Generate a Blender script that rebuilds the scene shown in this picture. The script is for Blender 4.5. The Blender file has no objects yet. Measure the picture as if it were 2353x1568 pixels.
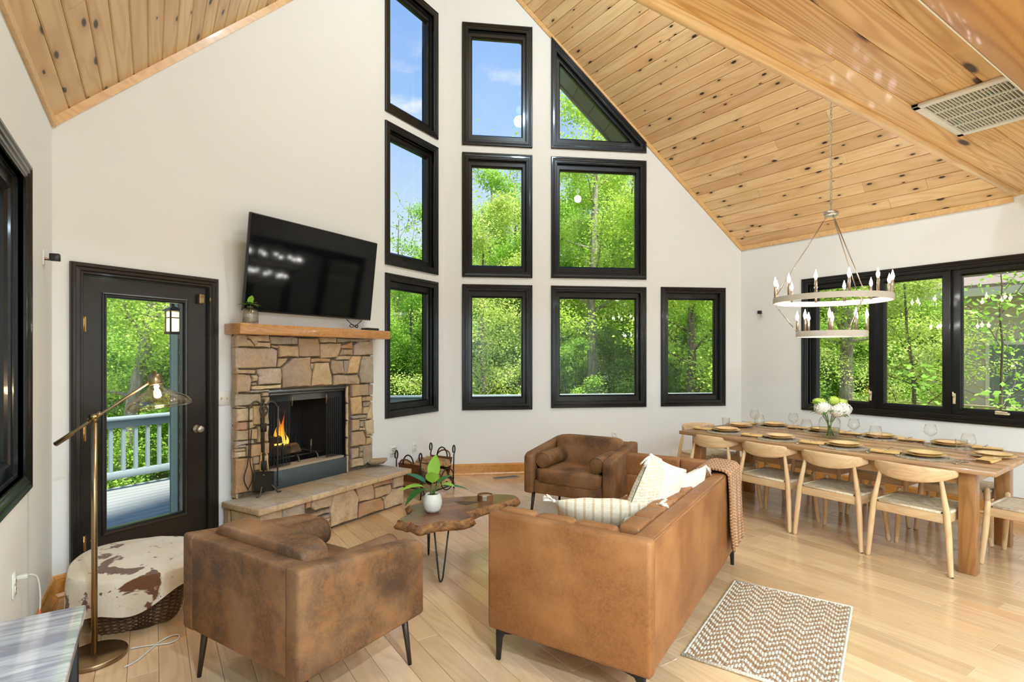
import bpy, bmesh, math, random
from math import sin, cos, pi, radians, sqrt, atan2, hypot, tan
from mathutils import Vector, Matrix, noise as mnoise

rnd = random.Random(7)
SC = bpy.context.scene
COL = SC.collection
# ---------------------------------------------------------------- camera (level, photo 2353x1568)
IW, IH, FPX, YH, CXP = 2353, 1568, 1241.77, 817.63, 1176.5
CAMH, YAW = 1.55, radians(33.643)
cam = bpy.data.cameras.new('camera'); cam.sensor_width = 36.0; cam.lens = 36.0 * FPX / IW
cam.shift_y = (YH - IH / 2) / IW; cam.clip_start = 0.05; cam.clip_end = 300
camo = bpy.data.objects.new('camera', cam); COL.objects.link(camo)
camo.location = (0, 0, CAMH); camo.rotation_euler = (pi / 2, 0, -YAW)
SC.camera = camo
# ---------------------------------------------------------------- exposure
vs = SC.view_settings
vs.view_transform = 'Standard'; vs.look = 'None'; vs.exposure = 0.40; vs.gamma = 1.0; vs.use_curve_mapping = False
SC.cycles.use_denoising = True
SC.cycles.caustics_reflective = False; SC.cycles.caustics_refractive = False
SC.cycles.max_bounces = 6; SC.cycles.diffuse_bounces = 4; SC.cycles.glossy_bounces = 3; SC.cycles.transmission_bounces = 3; SC.cycles.transparent_max_bounces = 16
SC.cycles.use_adaptive_sampling = True; SC.cycles.adaptive_threshold = 0.08
# ---------------------------------------------------------------- node helper
class NT:
    def __init__(s, tree):
        s.t = tree; s.t.nodes.clear()
    def n(s, typ, ins=None, **props):
        nd = s.t.nodes.new(typ)
        for k, v in props.items(): setattr(nd, k, v)
        for k, v in (ins or {}).items():
            sk = nd.inputs[k]
            if isinstance(v, bpy.types.NodeSocket): s.t.links.new(v, sk)
            elif v is not None: sk.default_value = v
        return nd
    def m(s, op, a, b=None, c=None, clamp=False):
        i = {0: a}
        if b is not None: i[1] = b
        if c is not None: i[2] = c
        return s.n('ShaderNodeMath', i, operation=op, use_clamp=clamp).outputs[0]
    def vm(s, op, a, b=None):
        i = {0: a}
        if b is not None: i[1] = b
        return s.n('ShaderNodeVectorMath', i, operation=op).outputs[0]
    def co(s, kind='Object'): return s.n('ShaderNodeTexCoord').outputs[kind]
    def rand(s): return s.n('ShaderNodeObjectInfo').outputs['Random']
    def noise(s, v, scale=5, detail=2, rough=.5, dist=0, out='Fac'):
        return s.n('ShaderNodeTexNoise', {'Vector': v, 'Scale': scale, 'Detail': detail, 'Roughness': rough, 'Distortion': dist}).outputs[out]
    def vor(s, v, scale=5, feature='F1', out='Distance', rnd_=1):
        return s.n('ShaderNodeTexVoronoi', {'Vector': v, 'Scale': scale, 'Randomness': rnd_}, feature=feature).outputs[out]
    def ramp(s, f, stops, interp='LINEAR'):
        nd = s.n('ShaderNodeValToRGB', {0: f}); cr = nd.color_ramp; cr.interpolation = interp
        while len(cr.elements) < len(stops): cr.elements.new(1)
        for e, (p, c) in zip(cr.elements, stops):
            e.position = p; e.color = (*c, 1) if isinstance(c, tuple) else (c, c, c, 1)
        return nd.outputs[0]
    def mix(s, f, a, b, blend='MIX'):
        nd = s.n('ShaderNodeMix', data_type='RGBA', blend_type=blend, clamp_factor=True)
        for k, v in ((0, f), (6, a), (7, b)):
            if isinstance(v, bpy.types.NodeSocket): s.t.links.new(v, nd.inputs[k])
            else: nd.inputs[k].default_value = ((*v, 1) if isinstance(v, tuple) and len(v) == 3 else v)
        return nd.outputs[2]
    def bump(s, h, strength=.3, dist=.01):
        return s.n('ShaderNodeBump', {'Height': h, 'Strength': strength, 'Distance': dist}).outputs[0]
    def scale(s, v, xyz): return s.vm('MULTIPLY', v, xyz)

def c3(r, g, b):
    f = lambda x: ((x / 255 + .055) / 1.055) ** 2.4 if x > 10 else x / 255 / 12.92
    return (f(r), f(g), f(b))
MATS = {}
def newmat(name):
    m = bpy.data.materials.new(name); m.use_nodes = True; MATS[name] = m
    return m, NT(m.node_tree)
def finish(m, t, color=None, rough=.5, metal=0, normal=None, coat=0, emis=None, emis_s=0, spec=.5, coat_r=.08, sss=0, sheen=0, alpha=None, trans=0):
    b = t.n('ShaderNodeBsdfPrincipled')
    def st(k, v):
        if v is None: return
        if isinstance(v, bpy.types.NodeSocket): t.t.links.new(v, b.inputs[k])
        else: b.inputs[k].default_value = (*v, 1) if isinstance(v, tuple) and len(v) == 3 else v
    st('Base Color', color); st('Roughness', rough); st('Metallic', metal); st('Normal', normal)
    st('Coat Weight', coat); st('Coat Roughness', coat_r); st('Specular IOR Level', spec)
    if sheen: st('Sheen Weight', sheen)
    if alpha is not None: st('Alpha', alpha)
    if emis is not None: st('Emission Color', emis); st('Emission Strength', emis_s)
    o = t.n('ShaderNodeOutputMaterial'); t.t.links.new(b.outputs[0], o.inputs[0])
    return m
def plain(name, col, rough=.5, metal=0, coat=0, bump=0, bscale=200, spec=.5, var=0):
    m, t = newmat(name); nrm = None; c = col; v = t.co()
    nz = t.noise(v, bscale, 3)
    if bump: nrm = t.bump(nz, bump, .004)
    big = t.noise(v, 3.0, 3)
    c = t.mix(t.m('MULTIPLY', big, .25 + var), col, tuple(x * .82 for x in col))
    return finish(m, t, c, rough, metal, nrm, coat, spec=spec)
def emit(name, col, s):
    m, t = newmat(name); e = t.n('ShaderNodeEmission', {'Color': (*col, 1), 'Strength': s})
    o = t.n('ShaderNodeOutputMaterial'); t.t.links.new(e.outputs[0], o.inputs[0]); return m
def thin_glass(name, tint=(1, 1, 1), refl=.08, edge=.6, rough=0.0):
    m, t = newmat(name)
    lw = t.n('ShaderNodeLayerWeight', {'Blend': .35}).outputs['Facing']
    f = t.m('ADD', t.m('MULTIPLY', t.m('POWER', lw, 3.0), edge), refl, clamp=True)
    tr = t.n('ShaderNodeBsdfTransparent', {'Color': (*tint, 1)}); gl = t.n('ShaderNodeBsdfGlossy', {'Roughness': rough})
    mx = t.n('ShaderNodeMixShader', {0: f, 1: tr.outputs[0], 2: gl.outputs[0]})
    o = t.n('ShaderNodeOutputMaterial'); t.t.links.new(mx.outputs[0], o.inputs[0]); return m
def wood(name, c1, c2, axis=0, sx=.9, sy=7, ring=42, amt=.55, fine=.3, var=.3, rough=.42, coat=0., knots=0, kcol=(.03, .012, .006), kscale=(2.2, 6.5), kr=.11, c3_=None, fscale=150, spec=.5):
    m, t = newmat(name); v = t.co()
    sp = t.n('ShaderNodeSeparateXYZ', {0: v}).outputs
    ax = [sp[axis], sp[(axis + 1) % 3], sp[(axis + 2) % 3]]
    r = t.rand(); off = t.m('MULTIPLY', r, 71.0)
    X = t.m('ADD', ax[0], off); Y = t.m('ADD', ax[1], t.m('MULTIPLY', r, 13.0)); Z = ax[2]
    def vec(a, b, c): return t.n('ShaderNodeCombineXYZ', {0: t.m('MULTIPLY', X, a), 1: t.m('MULTIPLY', Y, b), 2: t.m('MULTIPLY', Z, c)}).outputs[0]
    n1 = t.noise(vec(sx, sy, sy), 1.0, 1.3, .45, .25)
    s_ = t.m('SINE', t.m('MULTIPLY', n1, ring)); s_ = t.m('MULTIPLY_ADD', s_, .5, .5)
    s_ = t.m('POWER', s_, 1.8)
    fi = t.noise(vec(5, fscale, fscale), 1.0, 2, .6)
    g = t.m('ADD', t.m('MULTIPLY', s_, amt), t.m('MULTIPLY', fi, fine), clamp=True)
    col = t.mix(g, c1, c2)
    if c3_:  # blotches of another tone
        col = t.mix(t.m('MULTIPLY', t.ramp(t.noise(vec(1.2, 5, 5), 1, 2), [(.45, 0.), (.7, 1.)]), .6), col, c3_)
    rv = t.m('FRACT', t.m('MULTIPLY', r, 5.37))
    col = t.mix(t.m('MULTIPLY', rv, var), col, tuple(x * .55 for x in c2))
    col = t.mix(t.m('MULTIPLY', t.m('FRACT', t.m('MULTIPLY', r, 17.7)), var * .7), col, tuple(min(1, x * 1.25) for x in c1))
    if knots:
        kv = vec(kscale[0], kscale[1], 0)
        vo = t.n('ShaderNodeTexVoronoi', {'Vector': kv, 'Scale': 1.0}, feature='F1', voronoi_dimensions='2D')
        pick = t.m('LESS_THAN', t.n('ShaderNodeSeparateXYZ', {0: vo.outputs['Color']}).outputs[0], knots)
        sz = t.m('MULTIPLY_ADD', t.n('ShaderNodeSeparateXYZ', {0: vo.outputs['Color']}).outputs[1], kr, kr * .35)
        d = t.m('DIVIDE', vo.outputs['Distance'], sz)
        kk = t.m('MULTIPLY', t.ramp(d, [(.55, 1.), (1.0, 0.)]), pick)
        halo = t.m('MULTIPLY', t.ramp(t.m('MULTIPLY', d, .35), [(.3, .7), (1.0, 0.)]), pick)
        col = t.mix(t.m('MULTIPLY', halo, .55), col, tuple(x * .6 for x in c2))
        col = t.mix(kk, col, kcol)
    nrm = t.bump(g, .06, .003)
    return finish(m, t, col, rough, 0, nrm, coat, spec=spec)

# ---------------------------------------------------------------- mesh helpers
class MB:
    def __init__(s): s.v = []; s.f = []; s.mi = []; s.sm = []; s.uv = {}
    def add(s, vs_, fs, mat=0, smooth=False, M=None):
        b = len(s.v)
        s.v.extend([tuple(M @ Vector(p)) for p in vs_] if M is not None else [tuple(p) for p in vs_])
        for f in fs: s.f.append([b + i for i in f]); s.mi.append(mat); s.sm.append(smooth)
        return s
    def box(s, c, d, M=None, mat=0):
        x, y, z = d[0] / 2, d[1] / 2, d[2] / 2
        vv = [(c[0] + a * x, c[1] + b * y, c[2] + e * z) for a in (-1, 1) for b in (-1, 1) for e in (-1, 1)]
        return s.add(vv, [(0, 1, 3, 2), (4, 6, 7, 5), (0, 4, 5, 1), (2, 3, 7, 6), (0, 2, 6, 4), (1, 5, 7, 3)], mat, False, M)
    def bb(s, lo, hi, M=None, mat=0):
        return s.box([(a + b) / 2 for a, b in zip(lo, hi)], [abs(b - a) for a, b in zip(lo, hi)], M, mat)
    def bm(s, bm, mat=0, smooth=False, M=None):
        bm.verts.ensure_lookup_table(); bm.verts.index_update()
        vv = [p.co[:] for p in bm.verts]; ff = [[q.index for q in f.verts] for f in bm.faces]
        s.add(vv, ff, mat, smooth, M); bm.free(); return s
    def rbox(s, c, d, r=.01, seg=2, M=None, mat=0, smooth=True):
        bm = bmesh.new(); bmesh.ops.create_cube(bm, size=1)
        for p in bm.verts: p.co = Vector((c[0] + p.co.x * d[0], c[1] + p.co.y * d[1], c[2] + p.co.z * d[2]))
        r = min(r, .49 * min(d))
        bmesh.ops.bevel(bm, geom=list(bm.edges), offset=r, segments=seg, profile=.5, affect='EDGES')
        return s.bm(bm, mat, smooth, M)
    def rprism(s, poly, t0, t1, r=.02, seg=3, M=None, mat=0):
        # rounded slab: polygon in (y,z), extruded along x from t0 to t1
        bm = bmesh.new(); f = bm.faces.new([bm.verts.new((t0, y, z)) for y, z in poly])
        e = bmesh.ops.extrude_face_region(bm, geom=[f])
        for q in e['geom']:
            if isinstance(q, bmesh.types.BMVert): q.co.x = t1
        bmesh.ops.recalc_face_normals(bm, faces=bm.faces)
        bmesh.ops.bevel(bm, geom=list(bm.edges), offset=r, segments=seg, profile=.5, affect='EDGES')
        return s.bm(bm, mat, True, M)
    def tube(s, pts, r, n=8, closed=False, cap=True, mat=0, smooth=True, M=None, flat=None):
        P = [Vector(p) for p in pts]; k = len(P)
        rr = r if isinstance(r, (list, tuple)) else [r] * k
        up = None; rings = []
        for i in range(k):
            a = P[(i - 1) % k] if (closed or i > 0) else P[i]; b = P[(i + 1) % k] if (closed or i < k - 1) else P[i]
            t = (b - a)
            if t.length < 1e-9: t = Vector((0, 0, 1))
            t.normalize()
            if up is None: up = Vector((0, 0, 1)) if abs(t.z) < .95 else Vector((1, 0, 0))
            x = t.cross(up)
            if x.length < 1e-6: x = t.orthogonal()
            x.normalize(); y = x.cross(t).normalized(); up = y
            fx, fy = (1, 1) if flat is None else flat
            rings.append([P[i] + x * (cos(2 * pi * j / n) * rr[i] * fx) + y * (sin(2 * pi * j / n) * rr[i] * fy) for j in range(n)])
        vv = [p for R_ in rings for p in R_]; ff = []
        for i in range(k if closed else k - 1):
            i2 = (i + 1) % k
            for j in range(n): ff.append((i * n + j, i * n + (j + 1) % n, i2 * n + (j + 1) % n, i2 * n + j))
        if cap and not closed: ff += [tuple(reversed(range(n))), tuple(range((k - 1) * n, k * n))]
        return s.add(vv, ff, mat, smooth, M)
    def cyl(s, a, b, r, r2=None, n=12, mat=0, smooth=True, M=None):
        return s.tube([a, b], [r, r if r2 is None else r2], n, mat=mat, smooth=smooth, M=M)
    def lathe(s, prof, n=24, M=None, mat=0, smooth=True, cap=False, fn=None):
        vv = []; ff = []; k = len(prof)
        for i, (r, z) in enumerate(prof):
            for j in range(n):
                a = 2 * pi * j / n; q = r * (fn(a, i) if fn else 1)
                vv.append((q * cos(a), q * sin(a), z))
        for i in range(k - 1):
            for j in range(n): ff.append((i * n + j, i * n + (j + 1) % n, (i + 1) * n + (j + 1) % n, (i + 1) * n + j))
        if cap: ff += [tuple(reversed(range(n))), tuple(range((k - 1) * n, k * n))]
        return s.add(vv, ff, mat, smooth, M)
    def prism(s, poly, z0, z1, M=None, mat=0, smooth=False):
        k = len(poly)
        vv = [(*p, z0) for p in poly] + [(*p, z1) for p in poly]
        ff = [tuple(reversed(range(k))), tuple(range(k, 2 * k))] + [(i, (i + 1) % k, k + (i + 1) % k, k + i) for i in range(k)]
        return s.add(vv, ff, mat, smooth, M)
    def grid(s, fn, nu, nv, mat=0, smooth=True, M=None, wu=False, uvs=None):
        if uvs:
            b_ = len(s.v)
            for i in range(nu):
                for j in range(nv): s.uv[b_ + i * nv + j] = (i / (nu - 1) * uvs[0], j / (nv - 1) * uvs[1])
        vv = [fn(i / (nu if wu else nu - 1), j / (nv - 1)) for i in range(nu) for j in range(nv)]
        ff = []
        for i in range(nu if wu else nu - 1):
            i2 = (i + 1) % nu
            for j in range(nv - 1): ff.append((i * nv + j, i2 * nv + j, i2 * nv + j + 1, i * nv + j + 1))
        return s.add(vv, ff, mat, smooth, M)
    def mesh(s, name, mats):
        me = bpy.data.meshes.new(name); me.from_pydata(s.v, [], s.f); me.validate()
        mats = mats if isinstance(mats, (list, tuple)) else [mats]
        for m in mats: me.materials.append(MATS[m] if isinstance(m, str) else m)
        if len(me.polygons) == len(s.f):
            me.polygons.foreach_set('material_index', s.mi); me.polygons.foreach_set('use_smooth', s.sm)
        bm = bmesh.new(); bm.from_mesh(me); bmesh.ops.recalc_face_normals(bm, faces=bm.faces); bm.to_mesh(me); bm.free()
        if s.uv:
            ul = me.uv_layers.new(name='UVMap')
            for lp in me.loops: ul.data[lp.index].uv = s.uv.get(lp.vertex_index, (0, 0))
        me.update(); return me

def wmat(o):
    return (wmat(o.parent) @ o.matrix_parent_inverse if o.parent else Matrix()) @ o.matrix_basis
def put(name, mesh, parent=None, world=False, M=None):
    o = bpy.data.objects.new(name, mesh); COL.objects.link(o)
    if parent is not None:
        o.parent = parent
        if world: o.matrix_parent_inverse = wmat(parent).inverted()
    if M is not None: o.matrix_basis = M
    return o
def tag(o, label=None, cat=None, group=None, kind=None):
    if label: o['label'] = label
    if cat: o['category'] = cat
    if group: o['group'] = group
    if kind: o['kind'] = kind
    return o
def thing(name, label, cat, loc=(0, 0, 0), rz=0, group=None, kind=None):
    o = bpy.data.objects.new(name, None); COL.objects.link(o); o.empty_display_size = .1
    o.matrix_basis = Matrix.Translation(loc) @ Matrix.Rotation(rz, 4, 'Z')
    return tag(o, label, cat, group, kind)
def part(name, mb, mats, parent, world=False, M=None, label=None):
    o = put(name, mb.mesh(name, mats) if isinstance(mb, MB) else mb, parent, world, M)
    if label: o['label'] = label
    return o
def solo(name, mb, mats, label, cat, loc=(0, 0, 0), rz=0, group=None, kind=None):
    o = put(name, mb.mesh(name, mats) if isinstance(mb, MB) else mb)
    o.matrix_basis = Matrix.Translation(loc) @ Matrix.Rotation(rz, 4, 'Z')
    return tag(o, label, cat, group, kind)
def copy_tree(o, parent=None):
    c = o.copy(); COL.objects.link(c); c.parent = parent
    for ch in list(o.children): copy_tree(ch, c)
    return c
def smooth(pts, n=2):
    P = [Vector(p) for p in pts]
    for _ in range(n):
        Q = [P[0]]
        for a, b in zip(P, P[1:]): Q += [a.lerp(b, .25), a.lerp(b, .75)]
        P = Q + [P[-1]]
    return P
def RZ(a): return Matrix.Rotation(a, 4, 'Z')
def TR(*p): return Matrix.Translation(p[0] if len(p) == 1 else p)
def arc(c, r, a0, a1, n, u=Vector((1, 0, 0)), w=Vector((0, 0, 1))):
    c = Vector(c); return [c + u * (r * cos(a0 + (a1 - a0) * i / n)) + w * (r * sin(a0 + (a1 - a0) * i / n)) for i in range(n + 1)]
def bez(p0, p1, p2, p3, n=10):
    p0, p1, p2, p3 = map(Vector, (p0, p1, p2, p3)); o = []
    for i in range(n + 1):
        t = i / n; o.append(p0 * (1 - t) ** 3 + p1 * 3 * t * (1 - t) ** 2 + p2 * 3 * t * t * (1 - t) + p3 * t ** 3)
    return o
# ---------------------------------------------------------------- room frame: x across, y along the ridge, camera at the origin
UL, UR, VC, VP, HE, SL = -.531, 6.801, 4.481, 6.288, 3.059, 1.138
UM = (UL + UR) / 2; ZR = HE + SL * (UM - UL); VB = -6.0; LOFT = 3.09
FW = Vector((sin(YAW), cos(YAW), 0)); RT = Vector((cos(YAW), -sin(YAW), 0)); CAM = Vector((0, 0, CAMH))
def ray(x, y): return FW + RT * ((x - CXP) / FPX) + Vector((0, 0, -(y - YH) / FPX))
def at_depth(x, y, d): return CAM + ray(x, y) * d
def on_z(x, y, z=0.):
    d = ray(x, y); return CAM + d * ((z - CAMH) / d.z)
A0 = Vector((UL, VC, 0)); P0 = Vector((UM, VP, 0)); B0 = Vector((UR, VC, 0))
LA = (P0 - A0).length; DA = (P0 - A0) / LA; DB = (B0 - P0) / LA
NA = Vector((DA.y, -DA.x, 0)); NB = Vector((DB.y, -DB.x, 0))
def frame(o, d, n):  # wall frame: local x along the wall, y into the room, z up
    return Matrix(((d.x, n.x, 0, o.x), (d.y, n.y, 0, o.y), (0, 0, 1, 0), (0, 0, 0, 1)))
FA, FB = frame(A0, DA, NA), frame(P0, DB, NB)
FC = frame(Vector((UR, VC, 0)), Vector((0, -1, 0)), Vector((-1, 0, 0)))     # x = VC - v
FL = frame(Vector((UL, VC, 0)), Vector((0, -1, 0)), Vector((1, 0, 0)))      # mirrored frame
def on_wall(M, x, y, off=0.):
    n = Vector((M[0][1], M[1][1], 0)); p = Vector((M[0][3], M[1][3], 0)) + n * off
    d = ray(x, y); q = CAM + d * (n.dot(p - CAM) / n.dot(d)); e = Vector((M[0][0], M[1][0], 0))
    return ((q - p).dot(e), q.z)
SKY, SUN, CAN_FILL, BULB, LAMP, LOFT_FILL = 0.82, 7.5, 56.0, 3.8, 5.0, 118.0  # light strengths, including the added fill downlights and pendants
WHITE = (.59, .82, 1.0)   # cool white for the added fill lamps, balancing the warm wood bounce
# ---------------------------------------------------------------- world: spring sky with a few clouds
wd = bpy.data.worlds.new('sky'); SC.world = wd; wd.use_nodes = True
w = NT(wd.node_tree)
g = w.co('Generated'); gz = w.n('ShaderNodeSeparateXYZ', {0: g}).outputs[2]
sky = w.ramp(gz, [(.0, (.86, .92, 1.0)), (.18, (.72, .85, 1.0)), (.40, (.36, .60, .98)), (.75, (.13, .33, .88)), (1., (.10, .28, .80))])
cl = w.noise(w.scale(g, (2.6, 2.6, 6.5)), 1.6, 6, .58)
cl = w.ramp(cl, [(.53, 0.), (.66, 1.)])
cl = w.m('MULTIPLY', cl, w.ramp(gz, [(.12, .9), (.42, .95), (.52, .0)]))
sky = w.mix(cl, sky, (1.0, 1.0, 1.0))
bg = w.n('ShaderNodeBackground', {'Color': sky, 'Strength': SKY})
wo = w.n('ShaderNodeOutputWorld'); w.t.links.new(bg.outputs[0], wo.inputs[0])
sun = bpy.data.lights.new('sun', 'SUN'); sun.energy = SUN; sun.angle = radians(8); sun.color = (1, .96, .88)
suno = bpy.data.objects.new('sun', sun); COL.objects.link(suno); suno.rotation_euler = (radians(24), 0, radians(3))
# ---------------------------------------------------------------- materials
def m_wall():
    m, t = newmat('wall_paint'); v = t.co()
    n = t.noise(v, 260, 3, .6); b = t.noise(v, .8, 2)
    return finish(m, t, t.mix(b, (.82, .815, .795), (.80, .795, .775)), .62, 0, t.bump(n, .12, .002))
m_wall()
plain('black_paint', (.0045, .0045, .0045), .30, coat=.25, bump=.02, bscale=60, spec=.35)
plain('door_paint', (.0125, .0098, .0078), .30, coat=.3, bump=.04, bscale=90, spec=.4)
thin_glass('window_glass', (.985, .99, .985), .016, .35)
thin_glass('clear_glass', (.985, .99, .985), .05, .9)
thin_glass('amber_glass', (.97, .92, .86), .06, .9)
thin_glass('ribbed_glass', (.88, .86, .82), .13, .9)
thin_glass('water_glass', (.93, .96, .92), .06, .5)
wood('oak_floor', c3(222, 188, 144), c3(194, 150, 104), ring=50, sx=.8, sy=8, amt=.36, fine=.36, var=.42, rough=.20, coat=.25, c3_=c3(212, 164, 112), fscale=120)
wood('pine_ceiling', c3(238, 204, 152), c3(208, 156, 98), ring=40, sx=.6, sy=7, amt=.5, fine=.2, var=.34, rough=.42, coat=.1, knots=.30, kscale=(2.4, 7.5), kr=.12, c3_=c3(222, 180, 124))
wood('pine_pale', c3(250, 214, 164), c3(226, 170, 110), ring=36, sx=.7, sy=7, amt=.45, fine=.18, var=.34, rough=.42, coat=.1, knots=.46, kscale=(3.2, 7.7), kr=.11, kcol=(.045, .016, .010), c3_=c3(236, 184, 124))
wood('loft_pine', c3(236, 196, 138), c3(190, 128, 62), ring=95, sx=.32, sy=8, amt=.6, fine=.25, var=.22, rough=.5, coat=.06, knots=.14, kscale=(1.2, 5.0), kr=.13, kcol=(.06, .02, .01))
wood('fascia_pine', c3(240, 206, 158), c3(206, 156, 98), ring=60, sx=.4, sy=9, amt=.4, fine=.25, var=0, rough=.5)
wood('beam_pine', c3(206, 152, 88), c3(160, 102, 46), ring=60, sx=.35, sy=6, amt=.5, fine=.2, var=.1, rough=.5, coat=.08)
wood('trim_pine', c3(230, 188, 130), c3(200, 144, 80), axis=0, ring=40, amt=.35, fine=.2, var=.1, rough=.35, coat=.3)
wood('baseboard_oak', c3(212, 152, 78), c3(180, 116, 48), axis=0, ring=60, sx=.8, sy=9, amt=.45, fine=.25, var=.1, rough=.28, coat=.5)
wood('mantel_wood', c3(208, 152, 94), c3(166, 104, 52), ring=70, sx=.5, sy=8, amt=.4, fine=.35, var=.05, rough=.3, coat=.5)
wood('table_wood', c3(198, 156, 110), c3(160, 114, 70), axis=0, ring=50, sx=.8, sy=6, amt=.45, fine=.35, var=.25, rough=.33, coat=.2, c3_=c3(170, 112, 62))
wood('table_leg_wood', c3(172, 120, 68), c3(130, 82, 38), axis=2, ring=50, sx=1.2, sy=9, amt=.5, fine=.3, var=.1, rough=.35, coat=.2)
wood('chair_wood', c3(228, 194, 148), c3(204, 158, 110), axis=0, ring=44, sx=1.6, sy=10, amt=.4, fine=.3, var=.12, rough=.42, spec=.35)
wood('chair_wood_leg', c3(228, 194, 148), c3(206, 162, 112), axis=2, ring=44, sx=1.6, sy=12, amt=.4, fine=.3, var=.12, rough=.42, spec=.35)
wood('walnut_slab', c3(120, 72, 40), c3(62, 34, 20), axis=0, ring=46, sx=1.6, sy=4.5, amt=.55, fine=.2, var=0, rough=.32, coat=.2, c3_=c3(156, 108, 68))
def m_bark(name, c1, c2, sc=(14, 14, 3)):
    m, t = newmat(name); v = t.co(); n = t.noise(t.scale(v, sc), 1, 6, .65); n2 = t.noise(t.scale(v, (40, 40, 12)), 1, 4)
    return finish(m, t, t.mix(t.ramp(n, [(.35, 0.), (.65, 1.)]), c1, c2), .7, 0, t.bump(t.m('ADD', n, n2), .6, .03))
m_bark('slab_bark', c3(176, 122, 66), c3(92, 54, 24), (18, 18, 26))
m_bark('tree_bark', c3(148, 134, 116), c3(84, 72, 58), (9, 9, 1.6))
m_bark('tree_bark_pale', c3(186, 180, 166), c3(120, 110, 96), (8, 8, 2))
m_bark('firewood', c3(206, 168, 118), c3(136, 96, 56), (9, 34, 34))
m_bark('log_bark', c3(110, 84, 58), c3(58, 42, 30), (10, 26, 26))
m_bark('mortar', c3(122, 104, 80), c3(84, 70, 54), (30, 30, 30))
def m_stone(name, cs, rough=.75):
    m, t = newmat(name); v = t.co(); r = t.rand()
    vv = t.vm('ADD', v, t.n('ShaderNodeCombineXYZ', {0: t.m('MULTIPLY', r, 31.), 1: t.m('MULTIPLY', r, 17.)}).outputs[0])
    n1 = t.noise(vv, 7, 7, .68, .6); n2 = t.noise(vv, 34, 6, .7); n3 = t.noise(vv, 2.4, 2)
    pal = t.ramp(r, [(i / len(cs), c) for i, c in enumerate(cs)], 'CONSTANT')
    col = t.mix(t.m('MULTIPLY', t.ramp(n1, [(.40, 0.), (.66, 1.)]), .85), pal, t.mix(.55, pal, c3(126, 94, 62)))
    col = t.mix(t.m('MULTIPLY', t.ramp(n3, [(.45, 0.), (.62, 1.)]), .5), col, c3(196, 160, 106))
    col = t.mix(t.m('MULTIPLY', t.ramp(n2, [(.5, 0.), (.72, 1.)]), .45), col, c3(130, 108, 82))
    return finish(m, t, col, rough, 0, t.bump(t.m('MULTIPLY_ADD', n2, .5, n1), .75, .02))
m_stone('stone', [c3(216, 190, 150), c3(206, 184, 148), c3(196, 172, 138), c3(218, 182, 134), c3(196, 178, 158), c3(210, 180, 140), c3(184, 160, 130), c3(228, 204, 160), c3(176, 156, 134), c3(212, 190, 154)])
m_stone('stone_grey', [c3(172, 158, 140), c3(178, 166, 146), c3(168, 150, 134)])
m_stone('stone_rust', [c3(196, 146, 112), c3(190, 142, 108), c3(202, 156, 122)])
m_stone('flagstone', [c3(196, 184, 168), c3(188, 178, 162)], .55)
m_stone('flag_edge', [c3(218, 190, 148), c3(212, 182, 140)], .7)
plain('slate_metal', c3(66, 76, 80), .55, bump=.15)
plain('dark_metal', (.02, .02, .021), .5, .6)
plain('firebox_brick', (.012, .010, .009), .85, bump=.4, bscale=30)
plain('grey_metal', c3(120, 124, 124), .38, .85)
plain('ash', c3(176, 158, 134), .9, bump=.4, bscale=90)
def m_screen_mesh():
    m, t = newmat('chain_mesh'); v = t.co()
    a = t.m('SINE', t.m('MULTIPLY', t.n('ShaderNodeSeparateXYZ', {0: v}).outputs[2], 700.)); u = t.n('ShaderNodeSeparateXYZ', {0: v}).outputs
    b = t.m('SINE', t.m('MULTIPLY', t.m('ADD', u[0], u[1]), 700.))
    al = t.m('MULTIPLY_ADD', t.m('MULTIPLY', a, b), .3, .62)
    return finish(m, t, (.03, .03, .03), .5, .6, alpha=al)
m_screen_mesh()
plain('iron', c3(92, 84, 76), .42, .75, bump=.2, bscale=80)
plain('iron_dark', c3(54, 50, 46), .45, .7, bump=.2, bscale=80)
def m_leather(name, light, mid, dark, sc=3.2, rough=.5, amt=.9, crackle=.0):
    m, t = newmat(name); v = t.co(); r = t.rand()
    vv = t.vm('ADD', v, t.n('ShaderNodeCombineXYZ', {0: t.m('MULTIPLY', r, 9.)}).outputs[0])
    n1 = t.noise(vv, sc, 4, .62, .3); n2 = t.noise(vv, 70, 5, .75); n3 = t.noise(vv, sc * .6, 3, .5)
    a = t.ramp(t.m('MULTIPLY_ADD', t.m('SUBTRACT', n2, .5), .75, n1), [(.38, 0.), (.66, 1.)])
    col = t.mix(t.m('MULTIPLY', a, amt), mid, dark)
    col = t.mix(t.m('MULTIPLY', t.ramp(n3, [(.46, 0.), (.7, 1.)]), .65), col, light)
    vo = t.vor(vv, 220, 'DISTANCE_TO_EDGE'); 
    if crackle:
        cr = t.m('MULTIPLY', t.ramp(t.vor(t.vm('ADD', vv, t.n('ShaderNodeTexNoise', {'Vector': vv, 'Scale': 30.0}).outputs['Color']), 60, 'DISTANCE_TO_EDGE'), [(.0, 1.), (.12, 0.)]), t.ramp(n1, [(.48, 0.), (.62, 1.)]))
        col = t.mix(t.m('MULTIPLY', cr, crackle), col, light)
    return finish(m, t, col, t.m('MULTIPLY_ADD', n1, .25, rough - .12), 0, t.bump(t.m('ADD', vo, t.m('MULTIPLY', n2, .6)), .22, .003), spec=.4)
m_leather('armchair_suede', c3(164, 119, 76), c3(126, 86, 49), c3(78, 57, 41), 6.0, .58, .95)
m_leather('sofa_leather', c3(184, 128, 78), c3(148, 95, 51), c3(118, 70, 35), 4.2, .46, .95, .9)
m_leather('mantel_tan', c3(150, 100, 60), c3(120, 76, 42), c3(84, 52, 30), 4, .5)
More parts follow.
